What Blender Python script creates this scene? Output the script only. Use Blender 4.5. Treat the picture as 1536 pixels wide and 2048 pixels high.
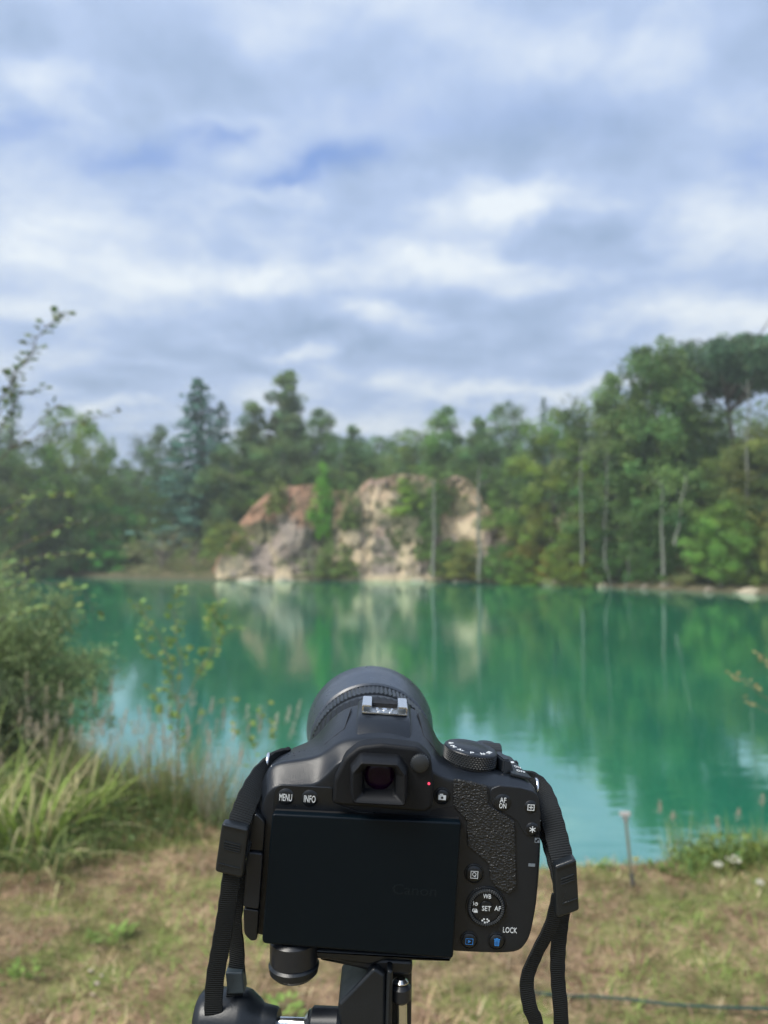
import bpy, bmesh, math, random
import numpy as np
from mathutils import Vector, Matrix
R = math.radians
sc = bpy.context.scene
COL = sc.collection
for o in list(bpy.data.objects): bpy.data.objects.remove(o)

# ------------------------------------------------------------------ camera
F = 1538.0                      # focal length in pixels of the 1536x2048 picture
EYE = 1.5
PITCH = math.atan((1096 - 1024) / F)
cam_d = bpy.data.cameras.new('camera'); cam = bpy.data.objects.new('camera', cam_d); COL.objects.link(cam)
cam.location = (0, 0, EYE); cam.rotation_euler = (R(90) + PITCH, 0, 0)
cam_d.sensor_fit = 'VERTICAL'; cam_d.sensor_height = 36; cam_d.lens = F / 2048 * 36
cam_d.clip_start = 0.02; cam_d.clip_end = 2000
cam_d.dof.use_dof = True; cam_d.dof.focus_distance = 0.36; cam_d.dof.aperture_fstop = 9.5
sc.camera = cam
sc.render.resolution_x = 768; sc.render.resolution_y = 1024
sc.view_settings.view_transform = 'Standard'; sc.view_settings.look = 'None'
sc.view_settings.exposure = 0.15; sc.view_settings.gamma = 1.0
sc.cycles.use_denoising = True
sc.cycles.max_bounces = 6; sc.cycles.transparent_max_bounces = 6
sc.cycles.diffuse_bounces = 3; sc.cycles.glossy_bounces = 3

def ray(px, py):
    x, y, z = (px - 768) / F, 1.0, -(py - 1024) / F
    c, s = math.cos(PITCH), math.sin(PITCH)
    return Vector((x, c * y - s * z, s * y + c * z))
def at(px, py, Y):
    r = ray(px, py); return Vector((0, 0, EYE)) + r * (Y / r.y)
def on_ground(px, py, z=0.0):
    r = ray(px, py); return Vector((0, 0, EYE)) + r * ((z - EYE) / r.z)

# ------------------------------------------------------------------ world: sky with broken cloud
SUN_EL, SUN_AZ = R(52), R(232)   # azimuth clockwise from +Y: off to the photographer's left, veiled by cloud
world = bpy.data.worlds.new("World"); sc.world = world; world.use_nodes = True
nt = world.node_tree; nt.nodes.clear()
def N(t, **k):
    n = nt.nodes.new(t)
    for a, b in k.items(): setattr(n, a, b)
    return n
def lk(a, b): nt.links.new(a, b)
def mth(op, a, b=None, c=None, clamp=False):
    n = N('ShaderNodeMath', operation=op); n.use_clamp = clamp
    for i, v in enumerate((a, b, c)):
        if v is None: continue
        if isinstance(v, (int, float)): n.inputs[i].default_value = v
        else: lk(v, n.inputs[i])
    return n.outputs[0]
out = N('ShaderNodeOutputWorld')
sky = N('ShaderNodeTexSky', sky_type='NISHITA'); sky.sun_disc = False
sky.sun_elevation = SUN_EL; sky.sun_rotation = SUN_AZ
bg_sky = N('ShaderNodeBackground'); bg_sky.inputs[1].default_value = 0.15; 
tc = N('ShaderNodeTexCoord')
hs = N('ShaderNodeHueSaturation'); hs.inputs['Saturation'].default_value = 1.15; lk(sky.outputs[0], hs.inputs['Color']); lk(hs.outputs[0], bg_sky.inputs[0])
sep = N('ShaderNodeSeparateXYZ'); lk(tc.outputs['Generated'], sep.inputs[0])
X_, Y_, Z_ = sep.outputs
zz = mth('MAXIMUM', Z_, 0.0)
den = mth('ADD', zz, 0.16)
comb = N('ShaderNodeCombineXYZ'); lk(mth('DIVIDE', X_, den), comb.inputs[0]); lk(mth('DIVIDE', Y_, den), comb.inputs[1])
def noise(vec, scale, det, rough=0.5, dist=0.0, w=None):
    n = N('ShaderNodeTexNoise'); n.inputs['Scale'].default_value = scale; n.inputs['Detail'].default_value = det
    n.inputs['Roughness'].default_value = rough; n.inputs['Distortion'].default_value = dist
    lk(vec, n.inputs['Vector']); return n
n1 = noise(comb.outputs[0], 1.5, 10, 0.58, 0.25)
n2 = noise(comb.outputs[0], 3.6, 8, 0.58, 0.3)
# tangent-plane coordinates of the part of the sky over the lake
ys = mth('MAXIMUM', Y_, 0.05)
uv = N('ShaderNodeCombineXYZ'); lk(mth('DIVIDE', X_, ys), uv.inputs[0]); lk(mth('DIVIDE', Z_, ys), uv.inputs[1])
nw = noise(uv.outputs[0], 8.0, 7, 0.62)
wsub = N('ShaderNodeVectorMath', operation='SUBTRACT'); lk(nw.outputs['Color'], wsub.inputs[0]); wsub.inputs[1].default_value = (.5, .5, .5)
wsc = N('ShaderNodeVectorMath', operation='MULTIPLY'); lk(wsub.outputs[0], wsc.inputs[0]); wsc.inputs[1].default_value = (.20, .10, 0)
wad = N('ShaderNodeVectorMath', operation='ADD'); lk(uv.outputs[0], wad.inputs[0]); lk(wsc.outputs[0], wad.inputs[1])
front = mth('GREATER_THAN', Y_, 0.05)
def spots(lst):
    acc = None
    for (px, py, sx, sy, w) in lst:
        r = ray(px, py); u0, v0 = r.x / r.y, r.z / r.y
        s = N('ShaderNodeVectorMath', operation='SUBTRACT'); lk(wad.outputs[0], s.inputs[0]); s.inputs[1].default_value = (u0, v0, 0)
        m = N('ShaderNodeVectorMath', operation='MULTIPLY'); lk(s.outputs[0], m.inputs[0]); m.inputs[1].default_value = (F / sx, F / sy, 0)
        d = N('ShaderNodeVectorMath', operation='DOT_PRODUCT'); lk(m.outputs[0], d.inputs[0]); lk(m.outputs[0], d.inputs[1])
        e = mth('MULTIPLY', mth('EXPONENT', mth('MULTIPLY', d.outputs['Value'], -1.0)), w)
        acc = e if acc is None else mth('ADD', acc, e)
    return mth('MULTIPLY', acc, front)
bright = spots([(1040, 400, 120, 50, .62), (930, 420, 130, 40, .3), (545, 562, 75, 34, .75), (850, 515, 190, 30, .55), (330, 550, 190, 45, .5), (110, 160, 110, 60, .45),
                (745, 632, 70, 30, .5), (940, 778, 170, 24, .6), (1170, 768, 120, 20, .5), (1100, 570, 120, 28, .4), (600, 706, 80, 20, .45),
                (1420, 450, 170, 40, .38), (1300, 620, 260, 35, .35), (250, 812, 130, 14, .5), (40, 610, 120, 30, .4), (80, 470, 170, 50, .25),
                (1350, 120, 260, 70, .28), (640, 380, 200, 30, .22), (700, 860, 500, 40, .35), (1060, 90, 150, 60, .2)])
dark = spots([(500, 150, 330, 70, .42), (900, 600, 300, 30, .5), (560, 655, 380, 30, .45), (330, 740, 330, 40, .5), (1130, 470, 120, 45, .4),
              (950, 300, 240, 50, .34), (1380, 310, 170, 80, .3), (820, 700, 200, 35, .5), (1250, 690, 250, 28, .3), (30, 90, 90, 80, .3),
              (1480, 560, 120, 40, .28), (200, 480, 300, 20, .18), (1480, 130, 80, 60, .25)])
blue = spots([(655, 318, 95, 32, 1.0), (270, 312, 120, 34, .75), (440, 268, 70, 22, .8), (575, 352, 60, 18, .7), (20, 252, 110, 22, .5), (1530, 320, 50, 60, .35), (760, 235, 160, 40, .25), (1100, 230, 200, 50, .18)])
shade = mth('ADD', mth('MULTIPLY', mth('SUBTRACT', n1.outputs['Fac'], 0.5), 2.0), mth('MULTIPLY', mth('SUBTRACT', n2.outputs['Fac'], 0.5), 1.2))
val = mth('ADD', mth('ADD', 0.50, mth('MULTIPLY', shade, .9)), mth('SUBTRACT', mth('MULTIPLY', bright, 0.8), mth('MULTIPLY', dark, 0.6)))
ramp = N('ShaderNodeValToRGB'); lk(mth('ADD', val, 0.0, clamp=True), ramp.inputs[0])
cr = ramp.color_ramp; cr.elements[0].position = 0.0; cr.elements[0].color = (.28, .395, .60, 1)
cr.elements[1].position = 1.0; cr.elements[1].color = (.82, .885, .95, 1)
e = cr.elements.new(0.45); e.color = (.435, .555, .80, 1)
hole = mth('MULTIPLY', blue, mth('ADD', 0.45, mth('MULTIPLY', n2.outputs['Fac'], 0.9)), clamp=True)
veil = N('ShaderNodeMix', data_type='RGBA'); lk(mth('MULTIPLY', hole, .85), veil.inputs[0]); lk(ramp.outputs[0], veil.inputs[6]); veil.inputs[7].default_value = (.13, .28, .74, 1)
bg_cl = N('ShaderNodeBackground'); lk(veil.outputs[2], bg_cl.inputs[0]); bg_cl.inputs[1].default_value = 1.0
gaps = mth('MULTIPLY', mth('SUBTRACT', 0.33, n1.outputs['Fac'], clamp=True), 1.0)
cov = mth('SUBTRACT', 1.0, mth('ADD', mth('MULTIPLY', hole, .25), gaps), clamp=True)
mix = N('ShaderNodeMixShader'); lk(cov, mix.inputs[0]); lk(bg_sky.outputs[0], mix.inputs[1]); lk(bg_cl.outputs[0], mix.inputs[2])
lk(mix.outputs[0], out.inputs[0])
# ------------------------------------------------------------------ sun (veiled by cloud)
sl = bpy.data.lights.new('sun', 'SUN'); sl.energy = 4.2; sl.angle = R(28); sl.color = (1, .95, .86)
so = bpy.data.objects.new('sun', sl); COL.objects.link(so)
sd = Vector((math.sin(SUN_AZ) * math.cos(SUN_EL), math.cos(SUN_AZ) * math.cos(SUN_EL), math.sin(SUN_EL)))
so.rotation_euler = sd.to_track_quat('Z', 'Y').to_euler(); so.location = (0, -5, 20)

# ------------------------------------------------------------------ helpers
rng = np.random.default_rng(7); rnd = random.Random(5)
def tag(o, label=None, cat=None, group=None, kind=None):
    if label: o['label'] = label
    if cat: o['category'] = cat
    if group: o['group'] = group
    if kind: o['kind'] = kind
    return o
def thing(name, label, cat, loc=(0, 0, 0), rot=None, group=None):
    o = bpy.data.objects.new(name, None); COL.objects.link(o); o.empty_display_size = .05
    o.location = loc
    if rot: o.rotation_euler = rot
    return tag(o, label, cat, group)
def link(name, me, mat=None, parent=None):
    if mat: me.materials.append(mat)
    o = bpy.data.objects.new(name, me); COL.objects.link(o)
    if parent: o.parent = parent
    return o
def mesh_np(name, v, f4, cols=None, smooth=False):
    """quads or tris given as an (N,k) array"""
    me = bpy.data.meshes.new(name); v = np.asarray(v, np.float32); f = np.asarray(f4, np.int32)
    k = f.shape[1]
    me.vertices.add(len(v)); me.vertices.foreach_set('co', v.ravel())
    me.loops.add(f.size); me.loops.foreach_set('vertex_index', f.ravel())
    me.polygons.add(len(f)); me.polygons.foreach_set('loop_start', np.arange(0, f.size, k, dtype=np.int32))
    if smooth: me.polygons.foreach_set('use_smooth', np.ones(len(f), bool))
    me.update(calc_edges=True)
    if cols is not None:
        a = me.color_attributes.new('Col', 'FLOAT_COLOR', 'POINT')
        c = np.ones((len(v), 4), np.float32); c[:, :3] = cols; a.data.foreach_set('color', c.ravel())
    return me
def bm_mesh(name, bm, smooth=True, angle=35):
    bmesh.ops.recalc_face_normals(bm, faces=bm.faces[:])
    for f in bm.faces: f.smooth = smooth
    if smooth:
        for e in bm.edges:
            if len(e.link_faces) == 2 and e.calc_face_angle(0) > R(angle): e.smooth = False
    for f in bm.faces:
        if smooth and len(f.verts) > 6:
            for e in f.edges: e.smooth = False
    me = bpy.data.meshes.new(name); bm.to_mesh(me); bm.free(); return me

# materials
def newmat(name):
    m = bpy.data.materials.new(name); m.use_nodes = True; t = m.node_tree
    return m, t, t.nodes['Principled BSDF'], t.nodes['Material Output']
def plain(name, col, rough=.5, metal=0, bump=None, spec=.5, var=0.0, coat=0):
    m, t, p, o = newmat(name)
    p.inputs['Base Color'].default_value = (*col, 1); p.inputs['Roughness'].default_value = rough
    p.inputs['Metallic'].default_value = metal; p.inputs['Specular IOR Level'].default_value = spec
    p.inputs['Coat Weight'].default_value = coat
    tcn = t.nodes.new('ShaderNodeTexCoord')
    if var:
        n = t.nodes.new('ShaderNodeTexNoise'); n.inputs['Scale'].default_value = bump[0] * .15 if bump else 40; n.inputs['Detail'].default_value = 6
        t.links.new(tcn.outputs['Object'], n.inputs['Vector'])
        mr = t.nodes.new('ShaderNodeMapRange'); mr.inputs[1].default_value = .3; mr.inputs[2].default_value = .7
        mr.inputs[3].default_value = rough * (1 - var); mr.inputs[4].default_value = min(1, rough * (1 + var))
        t.links.new(n.outputs[0], mr.inputs[0]); t.links.new(mr.outputs[0], p.inputs['Roughness'])
    if bump:
        n = t.nodes.new('ShaderNodeTexNoise'); n.inputs['Scale'].default_value = bump[0]; n.inputs['Detail'].default_value = 3
        t.links.new(tcn.outputs['Object'], n.inputs['Vector'])
        b = t.nodes.new('ShaderNodeBump'); b.inputs['Strength'].default_value = bump[1]; b.inputs['Distance'].default_value = bump[2]
        t.links.new(n.outputs[0], b.inputs['Height']); t.links.new(b.outputs[0], p.inputs['Normal'])
    return m
def leafmat(name, col, trans=.35, rough=.55, spec=.3):
    m, t, p, o = newmat(name)
    at_ = t.nodes.new('ShaderNodeAttribute'); at_.attribute_name = 'Col'
    oi = t.nodes.new('ShaderNodeObjectInfo')
    m1 = t.nodes.new('ShaderNodeMix'); m1.data_type = 'RGBA'; m1.blend_type = 'MULTIPLY'; m1.inputs[0].default_value = 1
    m1.inputs[6].default_value = (*col, 1); t.links.new(at_.outputs['Color'], m1.inputs[7])
    m2 = t.nodes.new('ShaderNodeMix'); m2.data_type = 'RGBA'; m2.blend_type = 'MULTIPLY'; m2.inputs[0].default_value = 1
    t.links.new(m1.outputs[2], m2.inputs[6]); t.links.new(oi.outputs['Color'], m2.inputs[7])
    t.links.new(m2.outputs[2], p.inputs['Base Color']); p.inputs['Roughness'].default_value = rough
    p.inputs['Specular IOR Level'].default_value = spec
    tr = t.nodes.new('ShaderNodeBsdfTranslucent'); t.links.new(m2.outputs[2], tr.inputs[0])
    ms = t.nodes.new('ShaderNodeMixShader'); ms.inputs[0].default_value = trans
    t.links.new(p.outputs[0], ms.inputs[1]); t.links.new(tr.outputs[0], ms.inputs[2]); t.links.new(ms.outputs[0], o.inputs[0])
    return m
M_leaf = leafmat('foliage', (.172, .245, .085), trans=.45)
M_needle = leafmat('needles', (.13, .20, .11), trans=.3)
M_grass = leafmat('grass_blades', (1, 1, 1), trans=.3, rough=.6)
M_bark = plain('bark', (.13, .105, .085), .9, bump=(6, .6, .05))
M_pale = plain('pale_bark', (.36, .34, .30), .85, bump=(9, .5, .03))

# ------------------------------------------------------------------ terrain
near = [(-5.0, 9.0), (-3.5, 7.8), (-2.85, 6.9), (-2.5, 6.1), (-1.95, 5.25), (-1.02, 4.4), (-.3, 4.05), (.4, 3.8), (.82, 3.73), (1.33, 3.75), (1.91, 3.95), (2.6, 4.25), (5, 4.7), (10, 6), (17, 10), (23, 16), (24, 22)]
farp = [(21, 28.5), (18.6, 33), (17.2, 34.5), (13.6, 39), (9.5, 43.8), (5.5, 47.5), (3, 49.5), (-4, 50.3), (-10, 50), (-17, 53), (-24, 57), (-31, 60.5), (-41, 62), (-46, 50), (-38, 26), (-20, 14), (-9, 10.5)]
poly = np.array(near + farp)
def lake_sd(x, y):
    x = np.asarray(x, float); y = np.asarray(y, float)
    d = np.full(x.shape, 1e9); inside = np.zeros(x.shape, bool)
    for i in range(len(poly)):
        a, b = poly[i], poly[(i + 1) % len(poly)]; e = b - a
        t = np.clip(((x - a[0]) * e[0] + (y - a[1]) * e[1]) / (e @ e), 0, 1)
        d = np.minimum(d, np.hypot(x - a[0] - t * e[0], y - a[1] - t * e[1]))
        c = ((a[1] > y) != (b[1] > y)) & (x < (b[0] - a[0]) * (y - a[1]) / (b[1] - a[1] + 1e-12) + a[0])
        inside ^= c
    return np.where(inside, -d, d)
WATER = -0.6
def sst(t): t = np.clip(t, 0, 1); return t * t * (3 - 2 * t)
def terr(x, y):
    x = np.asarray(x, float); y = np.asarray(y, float)
    wob = .05 * np.sin(x * 3.1 + y) + .04 * np.sin(y * 5.3 - x * 2.2)
    sd = lake_sd(x, y)
    far = sst((y - 12) / 18)
    neark = WATER + .58 * sst((sd + wob + .32) / .34) + .012 * np.sin(x * 4) * np.sin(y * 3.3) + .02
    fark = WATER + .35 * sst((sd + .2) / .8) + 5.2 * sst((sd - .6) / 17) + .3 * np.sin(x * .35) * np.sin(y * .27) * sst(sd / 6)
    land = neark * (1 - far) + fark * far
    bed = WATER - .02 - np.minimum(2.5, -sd * .8)
    return np.where(sd > -.32, np.where((sd < 0) & (far > .02), WATER - .05 + np.minimum(0, sd * .5) * .3, land), bed)
def z_at(x, y): return float(terr(np.array([x]), np.array([y]))[0])
def steps(parts):
    out = [parts[0][0]]
    for a, b, s in parts:
        n = max(1, int(round((b - a) / s))); out += list(np.linspace(a, b, n + 1)[1:])
    return np.array(out)
gx = steps([(-600, -120, 60), (-120, -46, 5), (-46, -6, .9), (-6, 6, .07), (6, 36, .8), (36, 120, 6), (120, 600, 60)])
gy = steps([(-400, -40, 40), (-40, -4, 3), (-4, 1, .3), (1, 7.5, .06), (7.5, 30, .8), (30, 72, .6), (72, 130, 5), (130, 900, 70)])
GX, GY = np.meshgrid(gx, gy); GZ = terr(GX, GY)
nv = GX.shape; idx = np.arange(nv[0] * nv[1]).reshape(nv)
q = np.stack([idx[:-1, :-1], idx[:-1, 1:], idx[1:, 1:], idx[1:, :-1]], -1).reshape(-1, 4)
me = mesh_np('ground', np.stack([GX, GY, GZ], -1).reshape(-1, 3), q, smooth=True)
m, t, p, o = newmat('meadow')
def tn(t, ty, **k):
    n = t.nodes.new(ty)
    for a, b in k.items(): setattr(n, a, b)
    return n
geo = tn(t, 'ShaderNodeNewGeometry')
def tnoise(t, src, scale, det=5, rough=.55):
    n = tn(t, 'ShaderNodeTexNoise'); n.inputs['Scale'].default_value = scale; n.inputs['Detail'].default_value = det; n.inputs['Roughness'].default_value = rough
    t.links.new(src, n.inputs['Vector']); return n.outputs['Fac']
def tramp(t, fac, stops):
    r = tn(t, 'ShaderNodeValToRGB'); t.links.new(fac, r.inputs[0]); c = r.color_ramp
    c.elements[0].position, c.elements[0].color = stops[0][0], (*stops[0][1], 1)
    c.elements[1].position, c.elements[1].color = stops[-1][0], (*stops[-1][1], 1)
    for s in stops[1:-1]: c.elements.new(s[0]).color = (*s[1], 1)
    return r.outputs[0]
def tmix(t, fac, a, b):
    n = tn(t, 'ShaderNodeMix', data_type='RGBA')
    if isinstance(fac, float): n.inputs[0].default_value = fac
    else: t.links.new(fac, n.inputs[0])
    for i, v in ((6, a), (7, b)):
        if isinstance(v, tuple): n.inputs[i].default_value = (*v, 1)
        else: t.links.new(v, n.inputs[i])
    return n.outputs[2]
fine = tramp(t, tnoise(t, geo.outputs['Position'], 38, 6, .7), [(.3, (.11, .075, .048)), (.5, (.28, .20, .125)), (.68, (.47, .36, .225))])
green = tramp(t, tnoise(t, geo.outputs['Position'], 45, 5, .7), [(.3, (.09, .11, .035)), (.7, (.26, .29, .10))])
patch = tramp(t, tnoise(t, geo.outputs['Position'], 2.2, 4), [(.46, (0, 0, 0)), (.62, (1, 1, 1))])
nearc = tmix(t, patch, fine, green)
farc = tramp(t, tnoise(t, geo.outputs['Position'], 1.4, 6, .65), [(.35, (.06, .08, .03)), (.5, (.12, .12, .06)), (.66, (.22, .18, .11))])
sx = tn(t, 'ShaderNodeSeparateXYZ'); t.links.new(geo.outputs['Position'], sx.inputs[0])
mr = tn(t, 'ShaderNodeMapRange'); t.links.new(sx.outputs[1], mr.inputs[0]); mr.inputs[1].default_value = 12; mr.inputs[2].default_value = 22
blot = tramp(t, tnoise(t, geo.outputs['Position'], 7, 5, .65), [(.36, (.55, .5, .46)), (.6, (1.12, 1.1, 1.05))])
mb = tn(t, 'ShaderNodeMix', data_type='RGBA', blend_type='MULTIPLY'); mb.inputs[0].default_value = 1; t.links.new(nearc, mb.inputs[6]); t.links.new(blot, mb.inputs[7]); nearc = mb.outputs[2]
base = tmix(t, mr.outputs[0], nearc, farc)
wet = tn(t, 'ShaderNodeMapRange'); t.links.new(sx.outputs[2], wet.inputs[0]); wet.inputs[1].default_value = -.62; wet.inputs[2].default_value = -.25; wet.inputs[3].default_value = 1; wet.inputs[4].default_value = 0
base = tmix(t, wet.outputs[0], base, (.11, .095, .065))
t.links.new(base, p.inputs['Base Color']); p.inputs['Roughness'].default_value = .95; p.inputs['Specular IOR Level'].default_value = .1
b = tn(t, 'ShaderNodeBump'); b.inputs['Strength'].default_value = .7; b.inputs['Distance'].default_value = .02
t.links.new(tnoise(t, geo.outputs['Position'], 60, 5), b.inputs['Height']); t.links.new(b.outputs[0], p.inputs['Normal'])
tag(link('ground', me, m), kind='structure')

# water
wv = [(-60, 3, WATER), (40, 3, WATER), (40, 75, WATER), (-60, 75, WATER)]
me = mesh_np('lake_water', wv, [[0, 1, 2, 3]])
m, t, p, o = newmat('lake_water')
geo = tn(t, 'ShaderNodeNewGeometry')
mp = tn(t, 'ShaderNodeMapping'); mp.inputs['Scale'].default_value = (.30, 1, 1); t.links.new(geo.outputs['Position'], mp.inputs[0])
b = tn(t, 'ShaderNodeBump'); b.inputs['Strength'].default_value = .26; b.inputs['Distance'].default_value = .008
t.links.new(tnoise(t, mp.outputs[0], 7, 2), b.inputs['Height'])
dif = tn(t, 'ShaderNodeBsdfDiffuse')
wc = tramp(t, tnoise(t, mp.outputs[0], .22, 3), [(.35, (.002, .160, .085)), (.65, (.006, .215, .115))])
t.links.new(wc, dif.inputs[0])
gl = tn(t, 'ShaderNodeBsdfGlossy'); gl.inputs['Roughness'].default_value = .05; gl.inputs['Color'].default_value = (.80, 1, .95, 1); t.links.new(b.outputs[0], gl.inputs['Normal'])
lw = tn(t, 'ShaderNodeLayerWeight'); lw.inputs[0].default_value = .5; t.links.new(b.outputs[0], lw.inputs[1])
pw = tn(t, 'ShaderNodeMath', operation='POWER'); t.links.new(lw.outputs['Facing'], pw.inputs[0]); pw.inputs[1].default_value = 3.0
fr = tn(t, 'ShaderNodeMath', operation='MULTIPLY_ADD'); t.links.new(pw.outputs[0], fr.inputs[0]); fr.inputs[1].default_value = .50; fr.inputs[2].default_value = .40
ms = tn(t, 'ShaderNodeMixShader'); t.links.new(fr.outputs[0], ms.inputs[0]); t.links.new(dif.outputs[0], ms.inputs[1]); t.links.new(gl.outputs[0], ms.inputs[2])
t.links.new(ms.outputs[0], o.inputs[0])
tag(link('lake_water', me, m), kind='structure')

# ------------------------------------------------------------------ quarry cliff on the far shore
def vnoise(x, y, seed, octs=4):
    r = np.random.default_rng(seed); g = r.random((64, 64)); s = np.zeros(np.broadcast(x, y).shape); a = 1; tot = 0
    for k in range(octs):
        xi = np.floor(x).astype(int); yi = np.floor(y).astype(int); fx = sst(x - xi); fy = sst(y - yi)
        v = (g[xi % 64, yi % 64] * (1 - fx) * (1 - fy) + g[(xi + 1) % 64, yi % 64] * fx * (1 - fy) + g[xi % 64, (yi + 1) % 64] * (1 - fx) * fy + g[(xi + 1) % 64, (yi + 1) % 64] * fx * fy)
        s += a * v; tot += a; a *= .5; x = x * 2.03 + 11; y = y * 2.03 + 5
    return s / tot
prof = np.array([(425, 1148), (455, 1085), (480, 1045), (505, 1018), (540, 990), (565, 975), (600, 972), (640, 968), (675, 985), (712, 985), (740, 962), (780, 955), (830, 955), (880, 957), (915, 957), (938, 966), (960, 988), (980, 1020), (1005, 1048), (1045, 1068), (1085, 1120), (1110, 1160)], float)
nu, nvv = 300, 150
U = np.linspace(425, 1110, nu); Vv = np.linspace(0, 1, nvv)
UU, VV = np.meshgrid(U, Vv)
Y0 = np.interp(UU, [425, 700, 900, 1000, 1110], [50.2, 50.0, 49.6, 47.2, 43.6]) + .3
top = np.interp(UU, prof[:, 0], prof[:, 1])
YT = Y0 + 3.2
ztop = (1096 - top) / F * YT + EYE + .15
up = np.clip(VV / .85, 0, 1)
z = WATER - .25 + (ztop - WATER + .25) * up
X = (UU - 768) / F * Y0
fis = np.abs(vnoise(X * .9 + 4, z * .3, 5, 4) - .5) * 2
rough = (vnoise(X * .38 + 3, z * .45, 1, 5) - .5) * 2.6 + (vnoise(X * 1.2, z * 1.0 + 9, 2, 4) - .5) * .9 + sst((.2 - fis) / .2) * .3
butt = 1.5 * np.exp(-((UU - 640) / 42) ** 2) * (1 - up * .4) + 1.3 * np.exp(-((UU - 885) / 30) ** 2)      # gullies
lean = 3.0 * up ** 1.15
ledge = .8 * (1 - sst(up / .12))
Yc = Y0 + lean + (rough + butt) * sst(up / .1) - ledge + .8 * sst(1 - up / .05) * 0
back = np.clip((VV - .85) / .15, 0, 1)
Yc = Yc + back * 9; z = z + back * -.6 + (vnoise(X * .8, Yc * .8, 8) - .5) * .5 * sst(up * 2)
Xc = (UU - 768) / F * (Y0 + lean)
v = np.stack([Xc, Yc, z], -1).reshape(-1, 3)
idx = np.arange(nu * nvv).reshape(nvv, nu)
q = np.stack([idx[:-1, :-1], idx[:-1, 1:], idx[1:, 1:], idx[1:, :-1]], -1).reshape(-1, 4)
cream = np.array((.70, .57, .39)); grey = np.array((.41, .335, .285)); red = np.array((.44, .25, .16)); moss = np.array((.09, .11, .045)); dk = np.array((.20, .165, .13))
c = np.ones((nvv, nu, 3)) * grey
k = sst((vnoise(X * .75, z * .42 + 3, 11, 4) - .42) / .12)[..., None]; c = c * (1 - k) + cream * k
k = (sst((vnoise(X * 1.6, z * .8 + 3, 12, 4) - .56) / .1))[..., None] * .6; c = c * (1 - k) + dk * k
k = (np.interp(UU, [425, 640, 700, 760, 1110], [1.15, 1.1, .8, .5, .35]) * sst((up - .60 + (vnoise(X * .6, z * .6, 13) - .5) * .9) / .2) * .85)[..., None]; c = c * (1 - k) + red * k
k = (sst((vnoise(X * .5, z * .7 + 7, 14, 4) - .57) / .09) * .8 * sst((up - .12) / .1))[..., None]; c = c * (1 - k) + moss * k
k = (sst((.11 - up) / .05) * np.interp(UU, [425, 450, 860, 885, 1110], [0, 1, 1, .2, 0]))[..., None]; c = c * (1 - k) + np.array((.60, .50, .34)) * k
k = (np.exp(-((UU - 650) / 30) ** 2) * .8 + sst((up - .25) / .2) * np.exp(-((UU - 815) / 32) ** 2) * .5 + sst((.42 - up) / .1) * np.interp(UU, [860, 885, 1110], [0, .6, .7]))[..., None]; k = np.clip(k, 0, .9); c = c * (1 - k) + moss * 1.3 * k
me = mesh_np('cliff', v, q, c.reshape(-1, 3), smooth=True)
m, t, p, o = newmat('quarry_rock')
a_ = tn(t, 'ShaderNodeAttribute', attribute_name='Col'); geo = tn(t, 'ShaderNodeNewGeometry')
fn = tramp(t, tnoise(t, geo.outputs['Position'], 3.5, 6, .7), [(.3, (.55, .55, .55)), (.7, (1.35, 1.33, 1.28))])
mm = tn(t, 'ShaderNodeMix', data_type='RGBA', blend_type='MULTIPLY'); mm.inputs[0].default_value = 1; t.links.new(a_.outputs['Color'], mm.inputs[6]); t.links.new(fn, mm.inputs[7])
t.links.new(mm.outputs[2], p.inputs['Base Color']); p.inputs['Roughness'].default_value = .95
b = tn(t, 'ShaderNodeBump'); b.inputs['Strength'].default_value = .9; b.inputs['Distance'].default_value = .25
t.links.new(tnoise(t, geo.outputs['Position'], 1.8, 10, .72), b.inputs['Height']); t.links.new(b.outputs[0], p.inputs['Normal'])
M_rock = m; b.inputs['Distance'].default_value = .5
tag(link('cliff', me, m), kind='structure')

# ------------------------------------------------------------------ vegetation makers
def quads(c, a, b_, cols):
    n = len(c); v = np.empty((n, 4, 3), np.float32)
    v[:, 0] = c - a; v[:, 1] = c - b_ * .9 + a * .1; v[:, 2] = c + a; v[:, 3] = c + b_ * .9 + a * .1
    return v.reshape(-1, 3), np.arange(n * 4).reshape(-1, 4), np.repeat(cols, 4, 0)
def rdir(n, r, up=0.0):
    d = r.normal(size=(n, 3)); d[:, 2] += up; return d / (np.linalg.norm(d, axis=1, keepdims=True) + 1e-9)
def leafcloud(c, size, cols, r, up=.3, aspect=.6):
    n = len(c); a = rdir(n, r); nn = rdir(n, r, up * 3); b_ = np.cross(nn, a); b_ /= np.linalg.norm(b_, axis=1, keepdims=True) + 1e-9
    s = (size * r.uniform(.6, 1.35, n))[:, None]
    return quads(c, a * s * .5, b_ * s * .5 * aspect, cols)
def tube(pts, rad, n=7):
    pts = [Vector(p) for p in pts]; vs, fs = [], []
    ref = Vector((.31, .93, .17))
    for i, p_ in enumerate(pts):
        d = (pts[min(i + 1, len(pts) - 1)] - pts[max(i - 1, 0)]).normalized()
        a = d.cross(ref); 
        if a.length < 1e-3: a = d.cross(Vector((1, 0, 0)))
        a.normalize(); b_ = d.cross(a)
        for k in range(n):
            an = 2 * math.pi * k / n; vs.append(p_ + (a * math.cos(an) + b_ * math.sin(an)) * rad[i])
    for i in range(len(pts) - 1):
        for k in range(n): fs.append((i * n + k, i * n + (k + 1) % n, (i + 1) * n + (k + 1) % n, (i + 1) * n + k))
    return np.array([tuple(v) for v in vs]), np.array(fs)
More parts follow.
